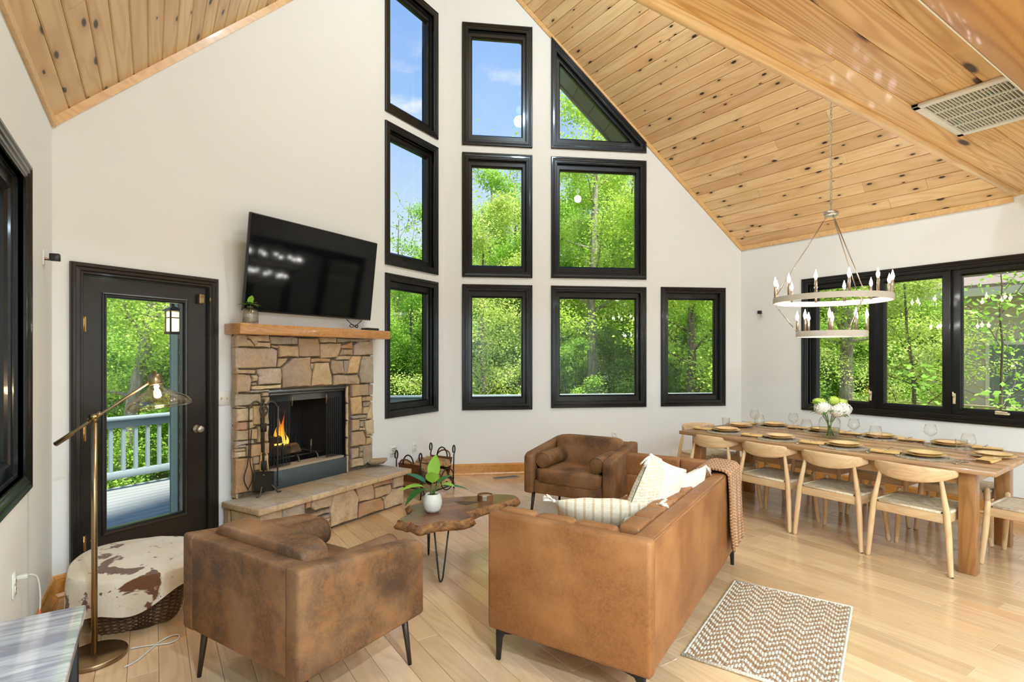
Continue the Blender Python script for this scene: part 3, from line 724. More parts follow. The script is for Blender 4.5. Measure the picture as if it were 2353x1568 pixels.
# ---------------------------------------------------------------- fill lamps added out of view to brighten the room
def point(name, loc, w_, r=.03, col=(1, .86, .68)):
    l = bpy.data.lights.new(name, 'POINT'); l.energy = w_; l.shadow_soft_size = r; l.color = col
    o = bpy.data.objects.new(name, l); COL.objects.link(o); o.location = loc; return o
for i, (x, y) in enumerate([(a, b) for b in (-.8, -2.4, -4.0) for a in (.6, 2.4, 4.2, 6.0)]):
    t_ = thing('fill_downlight', 'unseen fill downlight added in the loft ceiling behind the camera', 'light', (x, y, LOFT), group='added fill downlights')  # added downlights, fill for the floor and walls near the camera
    mb = MB(); mb.lathe([(.062, -.001), (.078, -.004), (.085, -.001), (.085, .0)], 20); part('trim_ring', mb, 'white_metal', t_)
    l = bpy.data.lights.new('fill_downlight_lamp', 'AREA'); l.shape = 'DISK'; l.size = .12; l.energy = CAN_FILL * {.6: 2.0, 2.4: .85, 4.2: .28, 6.0: .30}[x]; l.color = WHITE; l.spread = radians(170)
    lo_ = bpy.data.objects.new('fill_downlight_lamp', l); COL.objects.link(lo_); lo_.parent = t_; lo_.location = (0, 0, -.006)
for i, (y, lb) in enumerate(((3.1, 'unseen globe fill lamp added under the ridge above the living area'), (1.0, 'unseen globe fill lamp added at the front of the loft'), (-2.2, 'unseen globe fill lamp added at the back of the loft'))):
    t_ = thing('fill_pendant', lb, 'light', (UM, y, 6.3), group='added fill pendants')  # added pendants above the frame, fill for walls, ceiling and floor
    mb = MB(); mb.lathe([(.004, -.06), (.02, -.07), (.05, -.10), (.06, -.14), (.05, -.18), (.02, -.21), (0, -.215)], 24); part('globe', mb, 'fill_globe_glow', t_)
    mb = MB(); mb.cyl((0, 0, 0), (0, 0, ZR - 6.32), .005); mb.lathe([(.0, .03), (.025, .02), (.025, -.06), (0, -.07)], 16); part('stem', mb, 'nickel', t_)
    point('fill_pendant_lamp', (UM, y, 5.95), LOFT_FILL, .10, WHITE)
# ---------------------------------------------------------------- fireplace
HT, HF, HS = .372, .455, .525     # hearth top height, stone front and slab front distance from the wall
OS0, OS1, OZ0, OZ1 = 1.49, 2.372, .545, 1.252
fp = thing('fireplace', 'rustic stacked stone fireplace with a raised flagstone hearth', 'fireplace', FA @ Vector((1.95, .2, 0)))
mb = MB()
mb.bb((1.205, 0, 0), (OS0, .07, 1.735), FA); mb.bb((OS1, 0, 0), (2.705, .07, 1.735), FA); mb.bb((OS0, 0, OZ1), (OS1, .07, 1.735), FA); mb.bb((OS0, 0, 0), (OS1, .07, .36), FA)
part('mortar_core', mb, 'mortar', fp, world=True)
mb = MB(); mb.bb((1.15, 0, 0), (2.79, HF - .03, HT - .05), FA); part('hearth_core', mb, 'mortar', fp, world=True)
def stone(poly, y0, y1, F, mat, name='stone', clampz=None, j=.004):
    P = [Vector(p) for p in poly]; out = []
    for i, p in enumerate(P):
        q = P[(i + 1) % len(P)]; n_ = max(1, int((q - p).length / .06))
        for t_ in range(n_):
            r = p.lerp(q, t_ / n_); out.append(r + Vector((rnd.uniform(-j, j), rnd.uniform(-j, j))))
    if clampz:
        for r in out: r.y = min(max(r.y, clampz[0]), clampz[1])
    c = sum(out, Vector((0, 0))) / len(out)
    def sh(d): return [(r + (c - r).normalized() * min(d, .3 * (c - r).length)) for r in out]
    rings = [(sh(.002), y0), (sh(.003), y1 - .011), (sh(.008), y1 - .003), (sh(.016), y1)]
    k = len(out); vv = [(p.x, y, p.y) for ps, y in rings for p in ps]
    for i in range(3 * k, 4 * k): vv[i] = (vv[i][0], vv[i][1] + rnd.uniform(-.003, .003), vv[i][2])
    vv.append((c.x, y1 + rnd.uniform(-.002, .004), c.y))
    ff = [(i * k + a, i * k + (a + 1) % k, (i + 1) * k + (a + 1) % k, (i + 1) * k + a) for i in range(3) for a in range(k)] + [(3 * k + a, 3 * k + (a + 1) % k, 4 * k) for a in range(k)]
    mb = MB(); mb.add(vv, ff, M=F); part(name, mb, mat, fp, world=True)
R1 = '''95,55 262,55 250,120 310,150 375,225 380,255 75,248|272,70 600,75 622,170 400,175 380,230 310,140 262,120|395,182 622,180 622,262 390,255|612,90 945,90 945,215 632,215 g|950,95 1050,100 1055,215 952,215 g|1060,110 1365,110 1385,230 1390,405 1062,405|1380,105 1640,105 1640,185 1400,190|1645,120 2200,130 2200,165 1900,170 1650,185 g|1395,200 1715,195 1720,240 1690,345 1650,415 1400,430|1725,225 1895,170 1900,285 1720,280 r|1725,292 1895,290 1895,380 1690,380|1905,225 1985,165 2200,170 2205,380 1905,380|80,262 660,270 745,310 720,570 75,585|632,222 750,240 752,275 690,270 632,258 g|755,230 1055,235 1055,405 755,412|745,430 895,430 870,480 770,570 725,560|960,425 1232,412 1225,520 1258,640 1240,860 800,890 785,590|1240,430 1535,430 1535,485 1235,488 r|1235,500 1300,500 1270,620 1240,570 g|1310,500 1525,495 1545,600 1575,700 1570,840 1245,860 1270,680|1550,460 1735,465 1755,660 1585,680 1545,570|1660,390 1875,395 1855,450 1650,450|1750,465 1850,460 1800,640 1765,690 1755,600 g|1890,390 2020,395 1985,600 1970,665 1805,670 1830,520|2030,395 2200,395 2205,815 2005,815 1985,690 1995,600 g|1590,690 1955,685 1995,760 1995,825 1585,840|80,605 390,608 380,660 80,668|85,675 300,680 320,760 300,950 80,960|315,690 400,690 425,720 410,780 330,790 322,740|395,600 775,580 790,700 780,825 425,845 420,740 430,700 400,660|320,795 410,795 415,850 330,852 g|315,860 790,840 790,890 320,915|300,925 600,912 605,940 300,960 g'''
R2 = '''70,95 440,90 440,240 300,260 70,265 g|448,72 540,70 540,125 448,130|445,138 538,135 538,235 445,240|70,270 235,268 235,292 75,295 g|75,300 310,290 320,465 80,485|320,258 425,252 425,530 320,530|430,250 542,245 542,520 430,530|80,492 240,485 240,595 75,605 r|245,490 318,475 320,530 380,535 300,580 245,580|75,612 245,600 245,735 70,745|250,590 380,582 380,720 250,730|388,540 430,540 430,775 388,770|435,538 540,528 535,755 435,770|70,752 330,735 335,785 70,815|60,820 230,805 230,830 65,845 g|55,862 215,840 215,880 60,905|60,912 215,885 215,970 60,988|280,800 425,780 420,945 275,970 r|430,775 535,765 535,925 430,945 r|65,1000 300,975 320,1150 300,1440 65,1495 r|310,970 410,955 405,1060 325,1075|330,1085 430,1065 430,1150 335,1155 g|430,950 525,930 522,1145 430,1150|330,1160 530,1150 530,1260 500,1440 320,1450|225,815 270,800 268,960 225,970'''
R3 = '''130,105 405,95 405,280 140,300|412,90 485,90 485,275 410,280 g|125,310 300,295 318,470 305,585 145,605|315,310 495,290 492,370 320,382|320,390 440,380 410,460 325,468 g|325,475 408,470 400,580 318,585|445,385 472,380 485,665 390,670 395,590 412,560|110,620 385,590 380,645 150,670 g|145,680 265,665 265,850 145,870|270,660 375,650 375,680 275,690|272,700 340,690 345,800 275,800 g|345,685 490,670 490,905 380,925 350,820|270,810 350,805 350,845 265,850|140,880 345,850 380,970 370,1090 140,1125|375,925 490,915 488,950 385,960 g|385,965 480,960 475,1065 375,1090|130,1150 260,1140 250,1290 145,1320|265,1110 320,1110 315,1190 265,1205 g|270,1210 320,1210 310,1290 265,1295|325,1105 480,1070 485,1340 325,1440|135,1330 305,1300 325,1330 325,1430 140,1465'''
R4 = '''505,620 775,550 775,800 505,890|785,545 1060,470 1060,720 785,800|1068,490 1130,470 1130,560 1075,575 r|1140,440 1415,370 1395,420 1370,545 1170,600 1135,560|1130,640 1360,570 1360,610 1140,680|1060,740 1260,660 1275,830 1060,910|1270,660 1355,640 1360,675 1275,700 g|1280,705 1365,685 1350,730 1280,745|1275,755 1355,735 1355,795 1275,825|1400,400 1640,335 1700,440 1680,690 1370,795 1360,600|1665,310 1860,255 1895,370 1885,455 1705,495 1695,420|1870,250 2115,185 2110,265 1885,320 r|1895,330 2090,280 2100,330 2080,395 1905,450|2120,185 2245,155 2240,300 2115,330|2110,340 2240,310 2240,510 2010,580 2000,470|1710,510 1970,435 2000,510 2000,580 1695,685 r|1975,435 2030,425 2000,480 g'''
def parse(txt, ox, oy, sc):
    for ln in txt.split('|'):
        tk = ln.split(); mat = {'g': 'stone_grey', 'r': 'stone_rust'}.get(tk[-1], 'stone')
        yield [(ox + float(a) * sc, oy + float(b) * sc) for a, b in (x.split(',') for x in tk if ',' in x)], mat
for txt, ox, oy, sc in ((R1, 530, 760, .14875), (R2, 530, 890, .16575), (R3, 790, 870, .14035)):
    for poly, mat in parse(txt, ox, oy, sc): stone([on_wall(FA, x, y, .10) for x, y in poly], .05, .10 + rnd.uniform(-.008, .012), FA, mat, clampz=(HT, 1.73))
for poly, mat in parse(R4, 500, 1060, .19125): stone([on_wall(FA, x, y, HF) for x, y in poly], HF - .05, HF + rnd.uniform(-.006, .008), FA, mat, clampz=(.0, HT - .055))
FS = frame(FA @ Vector((1.15, 0, 0)), NA, -DA)     # left end of the hearth
zt = HT - .055; e_ = .0
for a, b, c, d, mat in ((.02, .11, 0, .15, 'stone_grey'), (.02, .10, .16, zt, 'stone_grey'), (.12, .33, .12, zt, 'stone'), (.12, .30, 0, .11, 'stone'), (.34, .44, .18, zt, 'stone'), (.31, .44, 0, .17, 'stone')):
    stone([(a, c), (b, c), (b, d), (a, d)], .0, .035, FS, mat)
FS2 = frame(FA @ Vector((1.205, 0, 0)), NA, -DA)
for i in range(9): stone([(.005, HT + i * .15), (.085, HT + i * .15), (.085, HT + i * .15 + .145), (.005, HT + i * .15 + .145)], .0, .014, FS2, 'flag_edge')
FS3 = frame(FA @ Vector((2.372, .0, 0)), NA, -DA)  # reveal at the right of the opening
for i in range(5): stone([(.005, HT + i * .175), (.09, HT + i * .175), (.09, HT + i * .175 + .17), (.005, HT + i * .175 + .17)], -.01, .008, FS3, 'flag_edge')
FS4 = frame(FA @ Vector((2.79, 0, 0)), NA, DA)
for i in range(3): stone([(.03 + i * .14, 0), (.16 + i * .14, 0), (.16 + i * .14, zt), (.03 + i * .14, zt)], .0, .02, FS4, 'stone')
# hearth flagstones
cut = [1.085, on_wall(FA, 717, 1133, HS)[0], on_wall(FA, 797, 1112, HS)[0], on_wall(FA, 870, 1093, HS)[0], 2.845]
for a, b in zip(cut, cut[1:]):
    mb = MB(); mb.rbox(((a + b) / 2, HS / 2 + .02, HT - .024), (b - a - .005, HS - .04, .048), .008, 2, FA, 0); mb.mi = [1 if abs((Vector(mb.v[f[0]]) + Vector(mb.v[f[2]])).z / 2 - HT) > .004 else 0 for f in mb.f]
    part('flagstone', mb, ['flagstone', 'flag_edge'], fp, world=True)
# firebox
mb = MB(); a, b, z0, z1 = OS0 + .003, OS1 - .003, .43, 1.29; y1 = -.46
vv = [(a, .05, z0), (b, .05, z0), (b, .05, z1), (a, .05, z1), (a + .12, y1, z0), (b - .12, y1, z0), (b - .12, y1, z1), (a + .12, y1, z1)]
mb.add(vv, [(4, 5, 6, 7), (0, 4, 7, 3), (1, 2, 6, 5), (3, 7, 6, 2), (0, 1, 5, 4)], M=FA); part('firebox', mb, 'firebox_brick', fp, world=True)
mb = MB(); mb.bb((OS0, -.10, .515), (OS1, .055, .547), FA); part('ash_ledge', mb, 'ash', fp, world=True)
mb = MB(); mb.rbox(((OS0 + OS1) / 2, .075, (HT + .53) / 2), (OS1 - OS0 - .004, .02, .53 - HT), .003, 1, FA); part('ash_panel', mb, 'slate_metal', fp, world=True)
mb = MB(); mb.rbox(((OS0 + OS1) / 2, .06, 1.235), (OS1 - OS0 - .004, .03, .03), .004, 1, FA); mb.rbox(((OS0 + OS1) / 2, .045, 1.208), (OS1 - OS0 - .01, .03, .022), .006, 1, FA); mb.bb((OS0 + .01, .0, 1.135), (OS1 - .01, .006, 1.205), FA); part('lintel', mb, 'grey_metal', fp, world=True)
for a in (OS0, OS1 - .015):
    mb = MB(); mb.bb((a, .02, HT), (a + .015, .07, OZ1), FA); part('metal_jamb', mb, 'dark_metal', fp, world=True)
for a, b, fq in ((OS0 + .012, OS0 + .26, 8), (OS1 - .22, OS1 - .012, 8)):
    mb = MB(); mb.grid(lambda u_, v_: (a + (b - a) * u_, .03 + .014 * sin(u_ * fq * 6.28) * (.5 + v_ * .5), 1.20 - v_ * .645), 56, 6, M=FA); part('mesh_curtain', mb, 'chain_mesh', fp, world=True)
for s_ in (OS0 + .265, OS1 - .225):
    mb = MB(); mb.tube([(s_, .035, 1.19), (s_, .045, 1.16), (s_, .04, 1.09)], [.004, .006, .008], 8, M=FA); part('curtain_pull', mb, 'antique_brass', fp, world=True)
# mantel
mb = MB(); mb.rbox((1.994, .11, 1.768), (1.716, .218, .088), .006, 2, FA)
ml = solo('mantel_shelf', mb, 'mantel_wood', 'thick honey coloured wooden mantel beam above the stone fireplace', 'mantel')
# grate, logs and flame
gr = thing('fire_grate', 'black iron log grate inside the stone firebox', 'grate', FA @ Vector((1.9, -.2, .45)))
for y in (-.10, -.22, -.34):
    mb = MB(); mb.tube([(OS0 + .12, y, .60), (OS1 - .14, y, .60)], .008, 8, M=FA); part('bar', mb, 'iron', gr, world=True)
for s_ in (1.66, 1.90, 2.12):
    mb = MB(); mb.tube([(s_, -.03, .45), (s_, -.05, .58), (s_, -.08, .61), (s_, -.36, .61), (s_, -.38, .74)], .009, 8, M=FA); part('cross_bar', mb, 'iron', gr, world=True)
for s_ in (1.74, 2.06):
    mb = MB(); mb.tube([(s_, -.08, .60), (s_, -.07, .74)], .01, 8, M=FA); part('stop', mb, 'iron', gr, world=True)
def logmesh(L_, r, split=False, seed=0, n=12):
    q = random.Random(seed); mb = MB()
    if split:
        sec = [(-r, -.5 * r), (-.2 * r, -.8 * r), (r * .7, -.55 * r), (r, .1 * r), (.3 * r, .8 * r), (-.6 * r, .55 * r)]
        sec = [(a + q.uniform(-.12, .12) * r, b + q.uniform(-.12, .12) * r) for a, b in sec]
    else: sec = [(r * cos(2 * pi * i / n) * q.uniform(.92, 1.06), r * sin(2 * pi * i / n) * q.uniform(.92, 1.06)) for i in range(n)]
    k = len(sec); xs = [-L_ / 2, -L_ / 6, L_ / 6, L_ / 2]
    vv = [(x, a + q.uniform(-.05, .05) * r, b + q.uniform(-.05, .05) * r) for x in xs for a, b in sec]
    mb.add(vv, [(i * k + a, i * k + (a + 1) % k, (i + 1) * k + (a + 1) % k, (i + 1) * k + a) for i in range(3) for a in range(k)], 0, False)
    mb.add(vv[:k], [tuple(range(k))], 1); mb.add(vv[-k:], [tuple(range(k))], 1)
    return mb
def place_log(name, mb, mats, label, loc, rz, ry=0, rx=0, group=None, cat='log'):
    o = put(name, mb.mesh(name, mats)); o.matrix_basis = TR(loc) @ RZ(rz) @ Matrix.Rotation(ry, 4, 'Y') @ Matrix.Rotation(rx, 4, 'X'); return tag(o, label, cat, group)
aA = atan2(DA.y, DA.x)
place_log('firewood_log', logmesh(.42, .062, True, 3), ['log_bark', 'firewood'], 'split log with a pale cut face burning at the front of the grate', FA @ Vector((1.74, -.14, .668)), aA)
place_log('firewood_log', logmesh(.40, .058, True, 5), ['log_bark', 'firewood'], 'charred log lying behind the front log in the firebox', FA @ Vector((1.72, -.28, .668)), aA + .1)
place_log('firewood_log', logmesh(.34, .05, True, 9), ['log_bark', 'firewood'], 'short log stacked on top of the two grate logs', FA @ Vector((1.62, -.20, .765)), aA - .15)
fmb = MB(); c_ = FA @ Vector((1.80, -.19, .70))
for (dx, dy, w_, h_, ph) in ((0, 0, .045, .30, 0), (.04, .02, .032, .19, 1.2), (-.04, -.01, .036, .22, 2.2), (.01, -.03, .03, .38, 3.1), (.075, 0, .02, .13, .5)):
    fmb.tube([(dx + .022 * sin(ph + t_ * 5) * t_, dy + .012 * cos(ph * 2 + t_ * 4) * t_, h_ * t_ - .0) for t_ in [i / 9 for i in range(10)]], [w_ * max(.03, (sin(pi * min(1, t_ * .9 + .22)) ** 1.2) * (1.05 - t_)) for t_ in [i / 9 for i in range(10)]], 10)
solo('fire', fmb, 'flame', 'orange flame rising from the logs in the firebox', 'fire', c_, aA)
point('fire_glow', c_ + Vector((0, 0, .1)) + NA * .02, .8, .06, (1, .42, .10))
# ---------------------------------------------------------------- fireside tools
T0 = on_z(606, 1136, HT); dT = (T0 - CAM).dot(FW)
oT = (T0 - A0).dot(NA)
def tp(x, y, dd=0.):
    s_, z_ = on_wall(FA, x, y, oT - dd); return FA @ Vector((s_, oT - dd, z_))
zi = lambda p: Vector((p.x, p.y, max(p.z, HT + .006)))
ts = thing('fireside_tool_stand', 'wrought iron tool stand with curled hooks standing on the hearth', 'tool stand', T0)
mb = MB(); mb.tube([tp(606, 1092), tp(606, 922)], .009, 8); mb.lathe([(0, 0), (.011, .004), (.013, .014), (.008, .026), (0, .032)], 10, TR(tp(606, 924))); part('pole', mb, 'iron', ts, world=True)
for sg in (-1, 1):
    mb = MB(); mb.tube(smooth([tp(606, 945), tp(606 + sg * 6, 931), tp(606 + sg * 15, 922), tp(606 + sg * 25, 925), tp(606 + sg * 31, 934), tp(606 + sg * 34, 941)]), .0075, 8); part('hook', mb, 'iron', ts, world=True)
    mb = MB(); mb.tube(smooth([tp(606, 960), tp(606 + sg * 10, 947), tp(606 + sg * 8, 936), tp(606, 932)]), .005, 8); part('scroll', mb, 'iron', ts, world=True)
for sx, dd in ((-1, -.07), (1, -.07), (-1, .07), (1, .07)):
    b = T0 + DA * (.085 * sx) - NA * dd; mb = MB(); mb.tube([tp(606, 1090), T0 + DA * (.05 * sx) - NA * dd * .6 + Vector((0, 0, .07)), b + Vector((0, 0, .012)), b + DA * (.03 * sx) + Vector((0, 0, .008))], [.007, .007, .008, .007], 8); part('leg', mb, 'iron', ts, world=True)
for y in (983, 1070):
    mb = MB(); mb.rbox(tp(606, y, -.012), (.045, .012, .075), .003, 1); o = part('hanger_plate', mb, 'iron_dark', ts, world=True)
tg = thing('fire_tongs', 'iron tongs with curved claws hanging at the left of the tool stand', 'tongs', tp(572, 1128))
mb = MB(); mb.tube(smooth([tp(572, 936, -.01), tp(572, 1062, -.01), tp(562, 1090, -.01), tp(560, 1105, -.01), tp(568, 1122, -.01), tp(571, 1127, -.01)]), .006, 8, flat=(1, .7)); part('arm', mb, 'iron_dark', tg, world=True)
mb = MB(); mb.tube(smooth([tp(578, 988, -.02), tp(573, 1060, -.02), tp(580, 1085, -.02), tp(581, 1102, -.02), tp(573, 1120, -.02), tp(569, 1126, -.02)]), .006, 8, flat=(1, .7)); part('arm', mb, 'iron_dark', tg, world=True)
sh = thing('fire_shovel', 'square iron ash shovel hanging at the front of the tool stand', 'shovel', tp(606, 1128, -.05))
mb = MB(); ps = [tp(585, 1084, -.045), tp(629, 1083, -.045), tp(629, 1127, -.045), tp(585, 1129, -.045)]; mb.add([p - NA * t_ for t_ in (0, .006) for p in ps], [(0, 1, 2, 3), (7, 6, 5, 4)] + [(i, (i + 1) % 4, 4 + (i + 1) % 4, 4 + i) for i in range(4)])
mb.tube([ps[0], ps[3], ps[2], ps[1]], .006, 6); mb.tube([tp(606, 1092, -.047), tp(606, 1092, -.052)], .006, 8, mat=1); part('blade', mb, ['iron_dark', 'nickel'], sh, world=True)
mb = MB(); mb.tube([tp(606, 1088, -.045), tp(606, 955, -.025), tp(598, 945, -.025), tp(600, 936, -.025), tp(612, 936, -.025), tp(614, 945, -.025), tp(606, 955, -.025)], .005, 8); part('handle', mb, 'iron', sh, world=True)
pk = thing('fire_poker', 'long straight iron poker hanging at the right of the tool stand', 'poker', tp(639, 1120))
mb = MB(); mb.tube([tp(639, 934), tp(638, 1000), tp(638, 1118)], [.009, .007, .005], 8); part('shaft', mb, 'iron', pk, world=True)
mb = MB(); mb.tube([tp(638, 1104), tp(643, 1107), tp(644, 1101)], [.006, .006, .003], 8); part('barb', mb, 'iron', pk, world=True)
bs = thing('hearth_brush', 'hearth brush with tan bristles hanging behind the shovel', 'brush', tp(606, 1088, .03))
mb = MB(); mb.tube([tp(600, 960, .02), tp(601, 1040, .02)], .006, 8); part('handle', mb, 'iron', bs, world=True)
mb = MB(); mb.tube([tp(600, 1040, .025), tp(598, 1086, .025)], [.014, .03], 10, flat=(1, .4)); mb.tube([tp(612, 1040, .025), tp(616, 1086, .025)], [.012, .024], 10, flat=(1, .4)); part('bristles', mb, 'linen_napkin', bs, world=True)
# ---------------------------------------------------------------- television above the mantel
tv = thing('television', 'large flat black television tilted down above the mantel', 'television', FA @ Vector((1.955, .1, 1.92)))
ang = atan2(.10, .80); Mt = FA @ TR(1.955, .105, 1.92) @ Matrix.Rotation(-ang, 4, 'X')
mb = MB(); mb.rbox((0, -.014, .405), (1.442, .03, .81), .006, 2, Mt); mb.rbox((0, -.045, .3), (1.1, .04, .5), .015, 2, Mt); part('body', mb, 'black_plastic', tv, world=True)
mb = MB(); mb.bb((-.712, .0015, .014), (.712, .003, .80), Mt); part('screen', mb, 'screen_glass', tv, world=True)
mb = MB(); mb.rbox((1.955, .03, 2.3), (.5, .05, .35), .004, 1, FA); mb.cyl((1.955, .04, 2.3), (1.955, .12, 2.3), .03, M=FA); part('wall_mount', mb, 'dark_metal', tv, world=True)
mb = MB(); mb.rbox((.712, -.03, .085), (.035, .03, .15), .003, 1, Mt); part('side_module', mb, 'black_plastic', tv, world=True)
cb = MB(); q = [on_wall(FA, x, y, .12) for x, y in ((803, 734), (808, 742), (815, 748), (822, 751), (828, 747), (836, 741), (839, 736))]
cb.tube(smooth([(s, .08 + .02 * sin(i), z) for i, (s, z) in enumerate(q)]), .004, 6, M=FA)
s, z = on_wall(FA, 812, 749, .12); cb.tube([(s + .03 * cos(a), .10, z + .014 * sin(a)) for a in [i * .7 for i in range(9)]], .004, 6, M=FA)
s, z = on_wall(FA, 821, 750, .12); cb.tube([(s + .018 * cos(a), .11, z + .014 * sin(a)) for a in [i * .7 for i in range(14)]], .005, 6, M=FA)
solo('cable', cb, 'black_rubber', 'thin black cable looped under the television onto the mantel', 'cable')
bx = MB(); s, z = on_wall(FA, 852, 755, .12); bx.rbox((s, .11, 1.812 + .014), (.16, .11, .026), .008, 2, FA)
solo('media_box', bx, 'black_plastic', 'small flat black box on the right end of the mantel', 'media box')
# vase with a sprig on the mantel
vz = thing('bud_vase', 'ribbed smoky glass bottle vase holding a green sprig on the mantel', 'vase', FA @ Vector((1.255, .168, 1.812)))
mb = MB(); rib = lambda a, i: 1 + .03 * cos(a * 18)
mb.lathe([(.0, .002), (.058, .002), (.062, .010), (.062, .085), (.058, .105), (.044, .122), (.024, .128), (.021, .142), (.024, .145), (.019, .142), (.020, .128), (.04, .118), (.055, .100), (.058, .085), (.058, .012), (0, .010)], 54, fn=rib); part('bottle', mb, 'ribbed_glass', vz)
mb = MB(); mb.lathe([(0, .011), (.055, .011), (.055, .055), (0, .055)], 24); part('water', mb, 'water_glass', vz)
def leafmesh(mb, p0, d, up, L_, w_, curl=.25, fold=.25, mat=0, nseg=6):
    d = Vector(d).normalized(); up = Vector(up).normalized(); s_ = d.cross(up).normalized(); up = s_.cross(d); vv = []; ff = []
    for i in range(nseg + 1):
        t_ = i / nseg; ww = w_ * (sin(pi * t_ ** .8) ** .8 if 0 < t_ < 1 else .02) * .5
        c = Vector(p0) + d * (L_ * t_) - up * (curl * L_ * t_ * t_)
        vv += [c - s_ * ww + up * ww * fold, c, c + s_ * ww + up * ww * fold]
    for i in range(nseg):
        b = i * 3; ff += [(b, b + 1, b + 4, b + 3), (b + 1, b + 2, b + 5, b + 4)]
    mb.add(vv, ff, mat, True)
mb = MB(); mb.tube([(0, .0, .03), (.005, 0, .12), (0, 0, .165)], .003, 6); part('stem', mb, 'stem_green', vz)
for i, (az, el, L_, w_, mt) in enumerate(((2.9, .15, .10, .04, 'leaf_olive'), (.2, .1, .09, .035, 'leaf_olive'), (1.2, 1.2, .095, .05, 'leaf_bright'), (4.2, .4, .07, .045, 'leaf_deep'), (5.4, -.05, .085, .035, 'leaf_olive'), (2.2, .6, .10, .03, 'leaf_olive'), (.7, .5, .08, .04, 'leaf_bright'), (3.7, .0, .06, .05, 'leaf_deep'))):
    mb = MB(); leafmesh(mb, (0, 0, .16), (cos(az) * cos(el), sin(az) * cos(el), sin(el)), (0, 0, 1) if el < 1 else (-cos(az), -sin(az), .2), L_, w_); part('leaf', mb, mt, vz)
# stone dish on the hearth
p = on_z(866, 1071, HT); ds = thing('stone_dish', 'rough carved stone dish on small glass feet on the hearth', 'dish', p, aA)
q = random.Random(4); sec = []
mb = MB(); n_ = 18; pro = [(.02, .022), (.07, .026), (.10, .046), (.112, .062), (.10, .066), (.075, .05), (.0, .044)]
jit = [[q.uniform(.88, 1.12) for _ in range(n_)] for _ in pro]
mb.lathe(pro, n_, Matrix.Scale(1.25, 4, (1, 0, 0)) @ Matrix.Scale(.85, 4, (0, 1, 0)), fn=lambda a, i: jit[i][int(round(a / (2 * pi) * n_)) % n_]); part('bowl', mb, 'stone_grey', ds)
for a in (.5, 2.6, 4.7):
    mb = MB(); mb.lathe([(0, 0), (.014, .004), (.017, .014), (.012, .026), (0, .03)], 10, TR(.045 * cos(a), .03 * sin(a), 0)); part('foot', mb, 'clear_glass', ds)
# ---------------------------------------------------------------- firewood rack beside the hearth
RK = FA @ Vector((3.30, .34, 0)); rk = thing('log_rack', 'wrought iron firewood rack with leather sling and looped finials', 'log rack', RK, aA)
HW, HD = .30, .17
for sx in (-1, 1):
    for sy in (-1, 1):
        mb = MB(); x, y = sx * (HW), sy * HD
        mb.tube([(x, y, .004), (x * .96, y, .09), (x, y, .40)] + [Vector((x, y + .0, .46)) + Vector((.022 * sin(a), 0, -.045 * cos(a) + .0)) for a in [pi * .15 * i for i in range(1, 13)]], .008, 8); part('upright', mb, 'iron_dark', rk)
    mb = MB(); mb.tube([(sx * HW, -HD, .12), (sx * HW, HD, .12)], .008, 8); part('side_rail', mb, 'iron_dark', rk)
    mb = MB(); mb.tube([Vector((sx * HW, 0, .36)) + Vector((0, .075 * cos(a), .11 * sin(a))) for a in [pi * i / 10 for i in range(11)]], .008, 8); part('carry_handle', mb, 'iron_dark', rk)
    mb = MB(); mb.tube([Vector((sx * (HW + .02), 0, .36)) + Vector((sx * .03 * sin(a), .095 * cos(a), .07 * sin(a))) for a in [pi * i / 10 for i in range(11)]], .009, 8); part('leather_handle', mb, 'mantel_tan', rk)
    mb = MB(); mb.tube([Vector((sx * .16, -HD - .012, .14)) + Vector((.12 * cos(a), 0, .12 * sin(a))) for a in [2 * pi * i / 20 for i in range(20)]], .006, 6, closed=True); part('hoop', mb, 'iron_dark', rk)
for sy in (-1, 1):
    mb = MB(); mb.tube([(-HW, sy * HD, .05), (HW, sy * HD, .05)], .008, 8); part('base_rail', mb, 'iron_dark', rk)
mb = MB(); mb.grid(lambda u_, v_: ((u_ - .5) * 2 * HW * .94 * (1 if abs(u_ - .5) > .3 else 1), (v_ - .5) * 2 * HD * .95, .13 + .24 * abs(2 * u_ - 1) ** 6), 21, 3); part('leather_sling', mb, 'mantel_tan', rk)
for i, (x, z) in enumerate(((.12, .10), (.20, .14), (.16, .17), (.23, .09))):
    mb = MB()
    for j in range(26):
        a = j * 2.4; h_ = j / 26; leafmesh(mb, (x, -HD - .035, z - .03 + .055 * h_), (cos(a), sin(a), .5), (0, 0, 1), .034 * (1.15 - .6 * h_), .02, .1, .3, nseg=2)
    part('pine_cone', mb, 'log_bark', rk)
LG = [((-.06, 0, .215), .0, 0, .085, .40, 11, 'thick split log at the bottom left of the firewood rack'), ((.11, .01, .205), .05, 0, .075, .38, 12, 'split log lying at the bottom right of the firewood rack'),
      ((.02, -.02, .345), .45, .12, .075, .46, 13, 'long pale split log lying diagonally on top of the rack'), ((.20, .0, .315), -.1, .0, .06, .36, 14, 'short split log leaning at the right end of the rack'), ((-.18, .02, .33), .2, -.1, .05, .34, 15, 'thin dark log at the left end of the firewood rack')]
for (p, rz, ry, r, L_, sd, lb) in LG:
    w_ = TR(RK) @ RZ(aA) @ Vector(p)
    place_log('firewood_log', logmesh(L_ * .9, r, True, sd), ['firewood', 'firewood'], lb, w_, aA + pi / 2 + rz - .9 * (sd == 13), ry, group='firewood in the rack')
